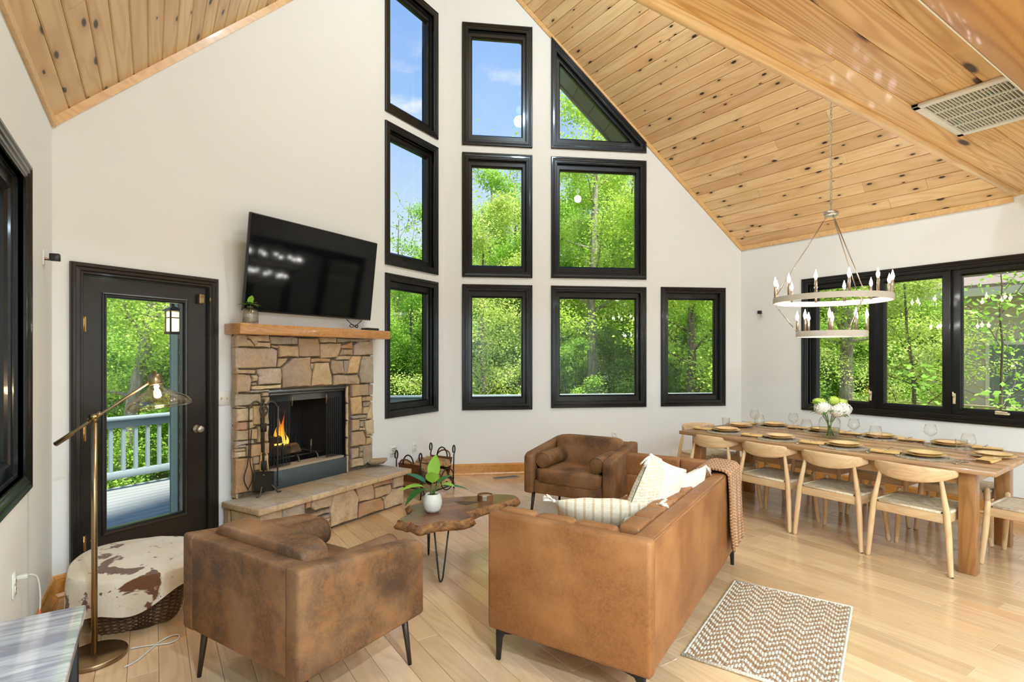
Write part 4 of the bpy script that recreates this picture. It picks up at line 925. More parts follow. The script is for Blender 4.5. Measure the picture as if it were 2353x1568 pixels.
# ---------------------------------------------------------------- cushions
def cushion(mb, c, d, puff=.35, n=12, M=None, crown=.0, mat=0):
    """soft box cushion, superellipsoid like; d = full sizes"""
    def fn(u_, v_):
        th = 2 * pi * u_; ph = pi * (v_ - .5)
        f = lambda a, e: (1 if a >= 0 else -1) * abs(a) ** e
        x = f(cos(ph), .25) * f(cos(th), .22); y = f(cos(ph), .25) * f(sin(th), .22); z = f(sin(ph), puff)
        return (c[0] + x * d[0] / 2, c[1] + y * d[1] / 2, c[2] + z * d[2] / 2 * (1 + crown * (1 - abs(x)) * (1 - abs(y))))
    mb.grid(fn, 4 * n, 2 * n + 1, mat, True, M, wu=True)
def pillow(mb, w_, h_, t_, n=18, M=None, mat=0, seed=1, wr=.006):
    """throw pillow in the local xz plane, thickness along y"""
    for sg in (-1, 1):
        def fn(u_, v_):
            a, b = 2 * u_ - 1, 2 * v_ - 1
            k = ((1 - a * a) ** .55) * ((1 - b * b) ** .55)
            px = a * w_ / 2 * (1 - .06 * (1 - b * b) * a * a); pz = b * h_ / 2 * (1 - .06 * (1 - a * a) * b * b)
            y = sg * t_ / 2 * k + wr * k * mnoise.noise((a * 4 + seed, b * 4, sg * 3.))
            return (px, y, pz)
        mb.grid(fn, n, n, mat, True, M, uvs=(w_, h_))
def tassel(mb, p, d, L_=.07, n=9, M=None, mat=0, seed=0):
    q = random.Random(seed); p = Vector(p); d = Vector(d).normalized()
    mb.tube([p, p + d * .012], [.009, .011], 8, M=M, mat=mat)
    for i in range(n):
        e = (d + Vector((q.uniform(-.3, .3), q.uniform(-.3, .3), q.uniform(-.3, .3)))).normalized()
        mb.tube([p + d * .01, p + e * L_ * .6, p + e * L_ + Vector((0, 0, -.012))], [.005, .005, .004], 5, M=M, mat=mat)
# ---------------------------------------------------------------- armchairs
AW, AD, AZB, AZF, AZR = .884, .735, .247, .628, .706
def armchair(label, loc, rz):
    t = thing('armchair', label, 'armchair', loc, rz, 'brown suede armchairs')
    at_ = .095
    for sg in (-1, 1):
        mb = MB(); a, b = (AW / 2 - at_, AW / 2) if sg > 0 else (-AW / 2, -AW / 2 + at_)
        mb.rprism([(-AD / 2, AZB), (AD / 2, AZB), (AD / 2, AZR), (-AD / 2 + .045, AZF), (-AD / 2, AZF - .03)], a, b, .022, 3); o = part('arm', mb, 'armchair_suede', t)
        mb = MB(); xx = sg * (AW / 2 - .018); mb.tube([(xx, AD / 2 - .012, AZR - .012), (xx, -AD / 2 + .05, AZF - .004), (xx, -AD / 2 + .008, AZF - .05), (xx, -AD / 2 + .008, AZB + .03)], .005, 6); part('piping', mb, 'armchair_suede', o)
    mb = MB()
    def backfn(x, z): return 0
    mb.rbox((0, AD / 2 - .055, (AZB + AZR - .008) / 2), (AW - .03, .10, AZR - .008 - AZB), .022, 3); part('back', mb, 'armchair_suede', t)
    mb = MB(); mb.rbox((0, -AD / 2 + .075, .31), (AW - 2 * at_ + .004, .09, .125), .014, 2); part('front_rail', mb, 'armchair_suede', t)
    mb = MB(); mb.rbox((0, .0, .29), (AW - 2 * at_ + .004, AD - .14, .07), .01, 1); part('base', mb, 'armchair_suede', t)
    mb = MB(); cushion(mb, (0, -.045, .415), (AW - 2 * at_ - .006, AD - .115, .15), .3, 10); part('seat_cushion', mb, 'armchair_suede', t)
    mb = MB(); Mb = TR(0, AD / 2 - .175, .60) @ Matrix.Rotation(-.10, 4, 'X'); cushion(mb, (0, 0, 0), (AW - 2 * at_ - .01, .155, .30), .34, 10, Mb); part('back_cushion', mb, 'armchair_suede', t)
    for sg in (-1, 1):
        x = sg * (AW / 2 - at_ - .078); mb = MB()
        prof = [(.0, -.235), (.055, -.235), (.070, -.228), (.074, -.21), (.075, 0), (.074, .21), (.070, .228), (.055, .235), (0, .235)]
        mb.lathe(prof, 20, TR(x, -.075, .562) @ Matrix.Rotation(pi / 2, 4, 'X')); o = part('bolster', mb, 'armchair_suede', t)
        for y in (-.305, .155):
            mb = MB(); mb.tube([(x + .071 * cos(a), y, .562 + .071 * sin(a)) for a in [2 * pi * i / 20 for i in range(20)]], .0035, 5, closed=True); part('bolster_piping', mb, 'armchair_suede', o)
    for sx in (-1, 1):
        for sy in (-1, 1):
            mb = MB(); mb.cyl((sx * (AW / 2 - .07), sy * (AD / 2 - .08), AZB + .02), (sx * (AW / 2 - .05), sy * (AD / 2 - .055), .0), .018, .010, 12); part('leg', mb, 'leg_bronze', t)
    return t
armchair('brown suede armchair seen from behind in front of the black door', (.632, 2.774, 0), radians(113.88))
armchair('brown suede armchair facing the camera below the tall windows', (3.464, 3.983, 0), radians(-64.39))
# ---------------------------------------------------------------- sofa
SW, SD, SZB, SZT = 2.039, .851, .163, .756
SO, SR = Vector((2.524, 2.381, 0)), radians(203.67)
sf = thing('sofa', 'long tan leather sofa seen from behind with tufted inner panels', 'sofa', SO, SR)
MS = TR(SO) @ RZ(SR); MSI = MS.inverted()
for sg in (-1, 1):
    mb = MB(); a, b = (SW / 2 - .075, SW / 2) if sg > 0 else (-SW / 2, -SW / 2 + .075)
    mb.rprism([(-SD / 2, SZB), (SD / 2, SZB), (SD / 2, SZT), (-SD / 2, SZT)], a, b, .02, 3); ao = part('arm', mb, 'sofa_leather', sf)
    mb = MB(); xx = sg * (SW / 2 - .012); mb.tube([(xx, SD / 2 - .02, SZT - .008), (xx, -SD / 2 + .02, SZT - .008), (xx, -SD / 2 + .008, SZT - .03), (xx, -SD / 2 + .006, SZB + .03)], .005, 6); part('piping', mb, 'sofa_leather', ao)
    for i in range(3):      # padded squares inside the arm
        for j in range(2):
            y0 = -SD / 2 + .02 + i * .215; z0 = .44 + j * .157
            mb = MB(); cushion(mb, (sg * (SW / 2 - .105), y0 + .105, z0 + .08), (.075, .212, .17), .35, 6); part('tufted_pad', mb, 'sofa_leather', ao)
mb = MB(); mb.rbox((0, SD / 2 - .055, (SZB + SZT) / 2), (SW - .06, .10, SZT - SZB - .004), .02, 3); bo = part('back', mb, 'sofa_leather', sf)
mb = MB(); mb.tube([(-SW / 2 + .06, SD / 2 - .008, SZT - .012), (SW / 2 - .06, SD / 2 - .008, SZT - .012)], .005, 6); part('piping', mb, 'sofa_leather', bo)
npd = 9; pw = (SW - .30) / npd
for i in range(npd):
    for j in range(2):
        mb = MB(); cushion(mb, (-(SW - .30) / 2 + (i + .5) * pw, SD / 2 - .155, .44 + .08 + j * .157), (pw * 1.0, .11, .17), .35, 6); part('tufted_pad', mb, 'sofa_leather', bo)
mb = MB(); mb.rbox((0, -.0, .245), (SW - .12, SD - .04, .16), .015, 2); part('base', mb, 'sofa_leather', sf)
mb = MB(); cushion(mb, (0, -.085, .385), (SW - .30, SD - .20, .15), .28, 12); part('seat_cushion', mb, 'sofa_leather', sf)
for sx in (-1, 1):
    for sy in (-1, 1):
        mb = MB(); x = sx * (SW / 2 - .035); y = sy * (SD / 2 - .035)
        q = [(y, 0.), (y - sy * .022, 0.), (y - sy * .034, SZB - .05), (y - sy * .05, SZB - .022), (y - sy * .16, SZB + .004), (y, SZB + .004)]
        mb.rprism(q if sy < 0 else q[::-1], x - .008, x + .008, .002, 1); part('leg', mb, 'leg_black', sf)
# pillows and throws on the sofa
def sofa_pt(x, y, z): return MSI @ on_z(x, y, z)
pt_ = lambda x, y, z: MS @ Vector((x, y, z))
p1 = thing('throw_pillow', 'tall white pillow with a cream knit band leaning on the sofa back', 'pillow', pt_(.22, .12, .47), radians(190))
mb = MB(); Mp = Matrix.Rotation(radians(-14), 4, 'X') @ TR(0, 0, .265) @ Matrix.Rotation(radians(-20), 4, 'Y'); pillow(mb, .47, .47, .17, M=Mp, seed=2, wr=.012); part('cover', mb, 'cream_cotton', p1)
mb = MB()
for sg in (-1, 1): mb.grid(lambda u_, v_: (.235 - .002 - u_ * .12, sg * (.003 + .087 * ((1 - (2 * (u_ * .255) - 1) ** 2) ** .55) * ((1 - (2 * v_ - 1) ** 2 * .999) ** .55)), (v_ - .5) * .462), 8, 18, M=Mp, uvs=(.12, .47))
part('knit_band', mb, 'cream_knit', p1)
for i, (a, b) in enumerate(((1, 1), (1, -1), (-1, 1), (-1, -1))):
    mb = MB(); tassel(mb, (a * .228, 0, b * .228), (a * .6, 0, -.8), .075, M=Mp, seed=i); part('tassel', mb, 'cream_cotton', p1)
p2 = thing('throw_pillow', 'white tasselled pillow half hidden behind the tall white pillow', 'pillow', pt_(-.20, .17, .46), SR + radians(-6))
mb = MB(); Mp = Matrix.Rotation(radians(-20), 4, 'X') @ TR(0, 0, .20); pillow(mb, .44, .40, .15, M=Mp, seed=5, wr=.012); part('cover', mb, 'cream_cotton', p2)
for i, (a, b) in enumerate(((1, 1), (-1, 1))):
    mb = MB(); tassel(mb, (a * .21, 0, b * .19), (a * .8, .2, -.6), .075, M=Mp, seed=i + 9); part('tassel', mb, 'cream_cotton', p2)
LP0, LP1 = on_z(1300, 1190, .63), on_z(1480, 1178, .68); LPC = (LP0 + LP1) / 2; LPA = atan2(LP0.y - LP1.y, LP0.x - LP1.x)
p3 = thing('throw_pillow', 'striped cream lumbar pillow with tassels leaning by the near sofa arm', 'pillow', LPC, LPA)
mb = MB(); Mp = Matrix.Rotation(radians(-50), 4, 'X'); pillow(mb, .56, .31, .15, M=Mp, seed=7, wr=.008); part('cover', mb, 'stripe_cotton', p3)
for i, (a, b) in enumerate(((1, 1), (1, -1), (-1, 1), (-1, -1))):
    mb = MB(); tassel(mb, (a * .27, 0, b * .148), (a * .7, 0, .4 * b + .2), .075, M=Mp, seed=i + 20, n=11); part('tassel', mb, 'cream_cotton', p3)
def throw(name, path, x0, x1, t_, mat, label, rip=.008, seed=0, taper=0., nx=26):
    """cloth strip: path = list of (y,z) in sofa space, from x0 to x1, thickness t_"""
    P = [Vector((0, *p)) for p in path]; L_ = [0]
    for a, b in zip(P, P[1:]): L_.append(L_[-1] + (b - a).length)
    def at(s_):
        s_ *= L_[-1]
        for i in range(len(P) - 1):
            if s_ <= L_[i + 1] + 1e-9:
                f = (s_ - L_[i]) / (L_[i + 1] - L_[i]); return P[i].lerp(P[i + 1], f), (P[i + 1] - P[i]).normalized()
        return P[-1], (P[-1] - P[-2]).normalized()
    def fn(sd):
        def g_(u_, v_):
            p, d = at(v_); n_ = Vector((0, -d.z, d.y)); hang = max(0, v_ - .45)
            xm = (x0 + x1) / 2; w_ = (x1 - x0) / 2 * (1 - taper * hang)
            x = xm + (2 * u_ - 1) * w_ + .012 * mnoise.noise((v_ * 5 + seed, u_ * 3, 1.))
            off = t_ * sd + rip * (hang * 2.0) * (1 + sin(u_ * 21 + 2 * mnoise.noise((v_ * 2, u_ * 3, seed))))
            return (x, p.y + n_.y * off, p.z + n_.z * off)
        return g_
    mb = MB(); L2 = L_[-1]
    mb.grid(fn(0), nx, 40, uvs=(abs(x1 - x0), L2)); mb.grid(fn(1), nx, 40, uvs=(abs(x1 - x0), L2))
    n1, n2 = nx, 40; o = nx * 40
    rim = [i * n2 for i in range(n1)] + [(n1 - 1) * n2 + j for j in range(1, n2)] + [i * n2 + n2 - 1 for i in range(n1 - 2, -1, -1)] + [j for j in range(n2 - 2, 0, -1)]
    for a, b in zip(rim, rim[1:] + rim[:1]): mb.f.append([a, b, b + o, a + o]); mb.mi.append(0); mb.sm.append(True)
    ob = put(name, mb.mesh(name, mat)); ob.matrix_basis = TR(SO) @ RZ(SR); return tag(ob, label, 'blanket')
yb = SD / 2
throw('throw_blanket', [(.16, .56), (.19, .66), (.21, .755), (yb - .16, .778), (yb - .02, .772), (yb + .006, .755), (yb + .010, .66), (yb + .012, .50), (yb + .014, .36), (yb + .016, .24)], -.93, -.54, .012, 'tan_knit', 'tan chunky knit throw hanging over the back of the sofa', .010, 3, .15)
throw('throw_blanket', [(-.50, .34), (-.49, .45), (-.46, .474), (-.2, .478), (.05, .478), (.13, .482)], .06, .86, .010, 'rose_knit', 'pinkish knit blanket spread flat over the sofa seat', .002, 6)
# ---------------------------------------------------------------- chevron rug
rg = thing('rug', 'small cream and jute chevron woven rug behind the sofa', 'rug', (3.316, 2.238, 0), atan2(-.405, -1.045))
RLn, RWd = 1.12, .69
mb = MB(); mb.rbox((RLn / 2, RWd / 2, .004), (RLn - .01, RWd - .01, .008), .003, 1); part('backing', mb, 'rug_cream', rg)
mb = MB(); nx, ny = 100, 48; dx, dy = RLn / nx, RWd / ny; q = random.Random(2)
for i in range(nx):
    for j in range(ny):
        x, y = (i + .5) * dx, (j + .5) * dy; ph = (x + abs(((y / .069) % 2) - 1) * .080) / .060
        mt = 1 if ph % 1 < .5 else 0
        if i in (0, nx - 1) or j in (0, ny - 1): mt = 0
        h_ = .007 + q.uniform(0, .003); a = dx * .56; b = dy * .48; jx, jy = q.uniform(-.0015, .0015), q.uniform(-.0015, .0015); sk = .003 * (1 if int(y / .069) % 2 else -1)
        vv = [(x - a + jx, y - b + jy, .006), (x + a + jx, y - b + jy, .006), (x + a + jx, y + b + jy, .006), (x - a + jx, y + b + jy, .006), (x - a * .55 + jx + sk, y - b * .6, .006 + h_), (x + a * .55 + jx + sk, y - b * .6, .006 + h_), (x + a * .55 + jx - sk, y + b * .6, .006 + h_), (x - a * .55 + jx - sk, y + b * .6, .006 + h_)]
        mb.add(vv, [(4, 5, 6, 7), (0, 1, 5, 4), (1, 2, 6, 5), (2, 3, 7, 6), (3, 0, 4, 7)], mt, True)
wv = part('weave', mb, ['rug_cream', 'rug_jute'], rg); wv['kind'] = 'stuff'
mb = MB()
mb.tube([(RLn - .004, 0.0, .009), (RLn - .004, RWd, .009)], .009, 8); part('edge_binding', mb, 'rug_cream', rg)
mb = MB(); mb.tube([(.004, 0.0, .009), (.004, RWd, .009)], .009, 8); part('edge_binding', mb, 'rug_cream', rg)
# ---------------------------------------------------------------- live edge coffee table
CZ = .44
ct = thing('coffee_table', 'live edge wooden slab coffee table on black hairpin legs', 'coffee table', (1.85, 3.40, 0))
OUT = '935,590 985,598 1018,612 1062,604 1100,630 1128,646 1160,650 1250,622 1330,606 1430,600 1520,596 1610,585 1672,565 1660,545 1618,510 1690,495 1750,470 1800,450 1860,440 1935,425 2000,410 2045,396 2090,378 2135,366 2100,346 2040,336 1930,330 1800,338 1700,350 1550,358 1400,366 1290,374 1210,396 1130,424 1040,448 1060,466 1100,488 1070,512 1040,535 985,560'
top = [Vector((p.x, p.y)) for p in (on_z(700 + float(a) * .22959, 1060 + float(b) * .22959, CZ) for a, b in (w_.split(',') for w_ in OUT.split()))]
pts = []
for i, p in enumerate(top):
    q = top[(i + 1) % len(top)]; pts.append(p)
    if (q - p).length > .05: pts.append(p.lerp(q, .5) + Vector((rnd.uniform(-.006, .006), rnd.uniform(-.006, .006))))
cen = sum(pts, Vector((0, 0))) / len(pts); k = len(pts)
def offs(pts, d):
    out = []
    for i, p in enumerate(pts):
        e = (pts[(i + 1) % len(pts)] - pts[i - 1]); n_ = Vector((e.y, -e.x)); 
        if n_.length < 1e-6: n_ = p - cen
        out.append(p + n_.normalized() * d)
    return out
area = sum(pts[i].x * pts[(i + 1) % k].y - pts[(i + 1) % k].x * pts[i].y for i in range(k)); sgn = 1 if area > 0 else -1
rings = [(pts, CZ), (offs(pts, .006 * sgn), CZ - .006)]
for dz, d in ((.022, .020), (.042, .026), (.062, .012), (.074, -.02)):
    rings.append(([p + Vector((mnoise.noise((p.x * 16, p.y * 16, dz * 30)), mnoise.noise((p.x * 16 + 9, p.y * 16, dz * 30)))) * .014 for p in offs(pts, d * sgn)], CZ - dz))
mb = MB(); vv = [(p.x, p.y, z) for ps, z in rings for p in ps]; nr = len(rings)
mb.add(vv, [tuple(range(k))], 0); 
mb.add(vv, [(i * k + a, i * k + (a + 1) % k, (i + 1) * k + (a + 1) % k, (i + 1) * k + a) for i in range(nr - 1) for a in range(k)], 1, True)
mb.add(vv[-k:], [tuple(range(k))], 1)
slab_ = part('slab_top', mb, ['walnut_slab', 'slab_bark'], ct, world=True)
mb = MB(); ho = [on_z(700 + a * .22959, 1060 + b * .22959, CZ) for a, b in ((1495, 408), (1560, 402), (1650, 404), (1760, 412), (1690, 424), (1620, 440), (1560, 430))]
mb.prism([(p.x, p.y) for p in ho], CZ - .004, CZ + .0012); part('bark_hollow', mb, 'log_bark', slab_, world=True)
for (x, y, a) in ((1.637, 3.336, .25), (1.783, 3.846, 1.5), (2.19, 3.52, -.6)):
    mb = MB(); e = Vector((cos(a), sin(a), 0)) if False else RT * cos(a) + FW * sin(a)
    b = Vector((x, y, 0)); t1, t2 = b + e * .055 + Vector((.0, .0, CZ - .07)), b - e * .045 + Vector((0, 0, CZ - .07))
    mb.tube([t1, b + e * .014 + Vector((0, 0, .035)), b + e * .006 + Vector((0, 0, .012)), b + Vector((0, 0, .007)), b - e * .006 + Vector((0, 0, .012)), b - e * .013 + Vector((0, 0, .035)), t2], .006, 8)
    mb.box(b + Vector((0, 0, CZ - .071)), (.12, .03, .004), TR(b) @ RZ(atan2(e.y, e.x)) @ TR(-b)); part('hairpin_leg', mb, 'leg_black', ct, world=True)
# plant in a white pot
pp = on_z(994, 1177, CZ); pl = thing('potted_plant', 'leafy green plant in a round white pot on the coffee table', 'plant', (pp.x, pp.y, CZ))
mb = MB(); mb.lathe([(0, .002), (.040, .002), (.056, .022), (.066, .055), (.068, .075), (.063, .105), (.052, .128), (.047, .132), (.044, .128), (.056, .10), (.058, .08), (.05, .05)], 32); part('pot', mb, 'ceramic_white', pl)
mb = MB(); mb.lathe([(.0, .120), (.02, .122), (.048, .118)], 20); part('soil', mb, 'soil', pl)
def cdir(r_, f_, u_): return RT * r_ + FW * f_ + Vector((0, 0, u_))
LV = [(-.85, -.3, .28, .17, .095, 'leaf_bright', .45, .10), (-.75, .2, .55,   .17, .08, 'leaf_teal', .3, .12), (.05, .2, 1.1, .17, .095, 'leaf_bright', .15, .15), (.05, -.5, .8, .13, .095, 'leaf_bright', .2, .12), (.9, .0, .12, .19, .055, 'leaf_teal', .25, .11), (.6, -.3, .4, .12, .085, 'leaf_bright', .5, .10), (-.75, -.5, -.15, .16, .095, 'leaf_deep', .45, .11), (.5, .6, .5, .14, .06, 'leaf_deep', .3, .10)]
for i, (a, b, c, L_, w_, mt, cu, sl_) in enumerate(LV):
    d = cdir(a, b, c).normalized(); st = Vector((d.x * .3, d.y * .3, 1)).normalized(); p0 = Vector((d.x * .01, d.y * .01, .118)); p1_ = p0 + st * sl_ * .55 + d * .035
    mb = MB(); mb.tube([p0, p0 + st * sl_ * .35, p1_], [.003, .003, .0025], 6); o = part('stem', mb, 'stem_green', pl)
    mb = MB(); up = Vector((0, 0, 1)) if c < .9 else cdir(-.2, -1, .25); leafmesh(mb, p1_, d, up, L_, w_, cu, .22, nseg=9); part('leaf', mb, mt, pl)
# coaster holder
cp = on_z(1115, 1150, CZ); ch = thing('coaster_holder', 'round dark wooden holder with pale coasters on the coffee table', 'coaster holder', (cp.x, cp.y, CZ), atan2(-FW.y, -FW.x))
mb = MB(); n_ = 40
def wallring(a0, a1, z0, z1):
    mb.grid(lambda u_, v_: tuple(x for x in ((lambda a: (.060 * cos(a), .060 * sin(a), z0 + (z1 - z0) * v_))(a0 + (a1 - a0) * u_))), 30, 2); mb.grid(lambda u_, v_: (lambda a: (.053 * cos(a), .053 * sin(a), z0 + (z1 - z0) * v_))(a0 + (a1 - a0) * u_), 30, 2)
    mb.grid(lambda u_, v_: (lambda a: ((.053 + .007 * v_) * cos(a), (.053 + .007 * v_) * sin(a), z1))(a0 + (a1 - a0) * u_), 30, 2)
    for a in (a0, a1): mb.add([(.053 * cos(a), .053 * sin(a), z0), (.06 * cos(a), .06 * sin(a), z0), (.06 * cos(a), .06 * sin(a), z1), (.053 * cos(a), .053 * sin(a), z1)], [(0, 1, 2, 3)])
wallring(.35, 2 * pi - .35, .0, .046); wallring(-.35, .35, 0, .008); mb.lathe([(0, .0), (.055, .0), (.055, .006), (0, .006)], 30); part('tray', mb, 'walnut_slab', ch)
for i in range(5):
    z = CZ + .0065 + i * .0062; c_ = MB(); c_.lathe([(0, 0), (.050, 0), (.050, .005), (0, .005)], 28)
    solo('coaster', c_, 'flag_edge' if i % 2 else 'flagstone', ['pale round coaster at the bottom of the dark holder', 'second coaster from the bottom of the dark holder', 'middle coaster of the stack in the dark holder', 'second coaster from the top of the dark holder', 'pale round coaster on top of the stack in the dark holder'][i], 'coaster', (cp.x, cp.y, z), group='coasters in the holder')
# ---------------------------------------------------------------- dining table
TZ = .76; TA = radians(2.96); TN = Vector((4.751, 1.229, 0)); TL, TWd = 2.54, 1.17
tb = thing('dining_table', 'long wooden dining table laid with ten place settings', 'dining table', TN, TA)      # local x across, y along
npk = 6
for i in range(npk):
    mb = MB(); w_ = TWd / npk; mb.rbox(((i + .5) * w_, TL / 2, TZ - .018), (w_ - .0006, TL, .036), .0025, 1)
    part('top_board', mb, 'table_wood_y', tb)
for x, y in ((.06, .12), (TWd - .16, .12), (.06, TL - .22), (TWd - .16, TL - .22)):
    mb = MB(); mb.rbox((x + .05, y + .05, (TZ - .036) / 2), (.10, .10, TZ - .036), .004, 2); part('leg', mb, 'table_leg_wood', tb)
for a, b in (((.09, .22, .625), (.115, TL - .22, TZ - .036)), ((TWd - .115, .22, .625), (TWd - .09, TL - .22, TZ - .036))):
    mb = MB(); mb.bb(a, b); part('apron', mb, 'table_wood_y', tb)
for y in (.155, TL - .18):
    mb = MB(); mb.bb((.16, y, .625), (TWd - .16, y + .025, TZ - .036)); part('apron', mb, 'table_wood', tb)
# ---------------------------------------------------------------- elbow chairs with woven seats, facing +x
def dining_chair():
    t = thing('dining_chair', 'x', 'chair')
    for sy in (-1, 1):
        mb = MB(); P = [(-.250, sy * .268, 0), (-.246, sy * .262, .012), (-.232, sy * .246, .25), (-.222, sy * .232, .43), (-.203, sy * .190, .675)]
        mb.tube(P, [.0135, .0165, .021, .0205, .0125], 12); o = part('leg', mb, 'chair_wood_leg', t)
        mb = MB(); mb.lathe([(.0, 0), (.012, 0), (.012, .008), (0, .008)], 10, TR(-.250, sy * .268, -.0005)); part('foot_pad', mb, 'black_rubber', o)
        mb = MB(); P = [(.252, sy * .262, 0), (.250, sy * .259, .012), (.232, sy * .238, .25), (.222, sy * .226, .43), (.221, sy * .225, .462), (.221, sy * .225, .472)]
        mb.tube(P, [.0135, .0165, .021, .0205, .018, .008], 12); o = part('leg', mb, 'chair_wood_leg', t)
        mb = MB(); mb.lathe([(.0, 0), (.012, 0), (.012, .008), (0, .008)], 10, TR(.252, sy * .262, -.0005)); part('foot_pad', mb, 'black_rubber', o)
        mb = MB(); mb.rbox((0, sy * .222, .392), (.43, .022, .068), .006, 2); part('side_rail', mb, 'chair_wood', t)
    for x in (-.214, .214):
        mb = MB(); mb.rbox((x, 0, .392), (.022, .43, .068), .006, 2); part('cross_rail', mb, 'chair_wood_y', t)
    mb = MB()   # curved elbow rail, deep in the middle and tapered to the ends
    def sec(t_):
        a = (t_ - .5) * 2; y = .262 * sin(a * 1.25) / sin(1.25); x = -.266 + .150 * (1 - cos(a * 1.25)) / (1 - cos(1.25))
        h_ = .028 + .034 * max(0, 1 - (a / .86) ** 2) ** .9; th = .014 + .004 * (1 - a * a); zc = .700 + .010 * a * a - .012 * (1 - a * a)
        e = .6 + .4 * min(1, (1 - abs(a)) / .06)
        return x, y, zc, h_ * e, th * e, a
    def fn(u_, v_):
        x, y, zc, h_, th, a = sec(v_); ang = 2 * pi * u_; tx, ty = (.150 * sin(a * 1.25) * 1.25 / (1 - cos(1.25)), .262 * cos(a * 1.25) * 1.25 / sin(1.25)); L_ = hypot(tx, ty); nx_, ny_ = -ty / L_, tx / L_
        f = lambda q: (1 if q >= 0 else -1) * abs(q) ** .6
        lean = .10 * (h_ * f(sin(ang)))
        return (x + nx_ * (th * f(cos(ang))) - lean * .5, y + ny_ * (th * f(cos(ang))), zc + h_ * f(sin(ang)))
    mb.grid(fn, 16, 33, wu=True)
    b = len(mb.v) - 16 * 33; mb.f += [[b + i * 33 for i in range(16)], [b + i * 33 + 32 for i in range(15, -1, -1)]]; mb.mi += [0, 0]; mb.sm += [True, True]
    part('back_rail', mb, 'chair_wood_y', t)
    mb = MB()   # woven cord seat, slightly dished, four triangles meeting in the middle
    def sf_(u_, v_):
        x, y = (2 * u_ - 1), (2 * v_ - 1); m_ = max(abs(x), abs(y)); d = 1 - m_
        return (x * .213, y * .222, .440 - .012 * min(1, d * 1.6) + .004 * (abs(x * y)) - (.008 if m_ > .97 else 0))
    mb.grid(sf_, 25, 25); mb.grid(lambda u_, v_: (sf_(u_, v_)[0], sf_(u_, v_)[1], .424), 2, 2)
    n_ = 25
    part('seat', mb, 'paper_cord', t)
    for sx in (-1, 1):
        mb = MB(); mb.tube([(sx * .218, -.195, .432), (sx * .218, .195, .432)], .013, 10, flat=(1, .8)); part('seat_edge', mb, 'paper_cord', t)
        mb = MB(); mb.tube([(-.19, sx * .226, .432), (.19, sx * .226, .432)], .013, 10, flat=(1, .8)); part('seat_edge', mb, 'paper_cord', t)
    return t
proto = dining_chair(); first = [True]
def chair_at(x, y, rz, label):
    o = proto if first[0] else copy_tree(proto); first[0] = False
    o.matrix_basis = TR(x, y, 0) @ RZ(rz); tag(o, label, 'chair', 'elbow chairs around the dining table')
NV = (1.705, 2.28, 2.85, 3.42); NL = ('nearest the ceiling vent end', '', '', '')
for v, lb in zip(NV, ('wooden elbow chair on the near table side closest to the rug end', 'wooden elbow chair second along the near table side from the rug', 'wooden elbow chair third along the near table side from the rug', 'wooden elbow chair on the near table side just behind the sofa throw')):
    chair_at(4.885, v, 0, lb)
for v, lb in zip((1.755, 2.33, 2.905, 3.48), ('wooden elbow chair against the far table side nearest the window crank', 'wooden elbow chair second from the near end on the far table side', 'wooden elbow chair behind the flower vase on the far table side', 'wooden elbow chair farthest along the window side of the table')):
    chair_at(5.91, v, pi, lb)
chair_at(5.40, 1.165, pi / 2, 'wooden elbow chair at the near head of the table cut by the frame')
chair_at(5.34, 3.93, -pi / 2, 'wooden elbow chair at the far head of the table')
# ---------------------------------------------------------------- place settings
def lathe_mesh(name, prof, mats, n=36, **kw):
    mb = MB(); mb.lathe(prof, n, **kw); return mb.mesh(name, mats)
mm = MB(); pr = []
for i in range(11):
    r = .012 + i * .0165; pr += [(r - .006, .002), (r, .008), (r + .006, .002)]
mm.lathe([(0, .002)] + pr + [(.195, .0), (0, .0)], 40, fn=lambda a, i: 1 + .006 * cos(a * 40 + i)); m_cloth('seagrass', c3(190, 170, 134), c3(120, 100, 70), 160, .8); MATME = mm.mesh('placemat', 'seagrass')
PLME = lathe_mesh('dinner_plate', [(0, .004), (.07, .003), (.078, .0), (.084, .004), (.105, .014), (.138, .023), (.139, .026), (.104, .019), (.082, .009), (0, .008)], 'mustard_dark')
P2ME = lathe_mesh('salad_plate', [(0, .004), (.058, .003), (.064, .0), (.070, .004), (.085, .016), (.113, .022), (.114, .025), (.084, .021), (.066, .009), (0, .008)], 'mustard_glaze')
nb = MB()
for i in range(4): nb.grid(lambda u_, v_: ((u_ - .5) * .10 * (1 + .06 * sin(i)), (v_ - .5) * .20, .004 + i * .005 + .004 * sin(u_ * 3 + i) * sin(v_ * 4)), 8, 12); 
nb.tube([(-.05, -.1, .012), (-.05, .1, .012)], .010, 8, flat=(.9, .9)); NAPME = nb.mesh('napkin', 'linen_napkin')
def cutlery(kind):
    mb = MB(); mb.tube([(-.09, 0, .004), (-.03, 0, .005), (.02, 0, .006)], [.006, .005, .003], 8, flat=(1, .45))
    if kind == 'knife': mb.tube([(.02, 0, .005), (.06, .002, .005), (.105, 0, .004)], [.006, .009, .003], 8, flat=(1, .2))
    elif kind == 'spoon': mb.tube([(.02, 0, .006), (.045, 0, .005), (.07, 0, .004), (.092, 0, .005)], [.004, .016, .019, .006], 10, flat=(1, .25))
    else:
        mb.tube([(.02, 0, .006), (.045, 0, .006), (.06, 0, .005)], [.004, .010, .012], 8, flat=(1, .25))
        for j in range(4): mb.tube([(.058, -.009 + j * .006, .005), (.095, -.009 + j * .006, .007)], .0018, 5)
    return mb.mesh(kind, 'steel')
CUT = {k_: cutlery(k_) for k_ in ('knife', 'spoon', 'fork')}
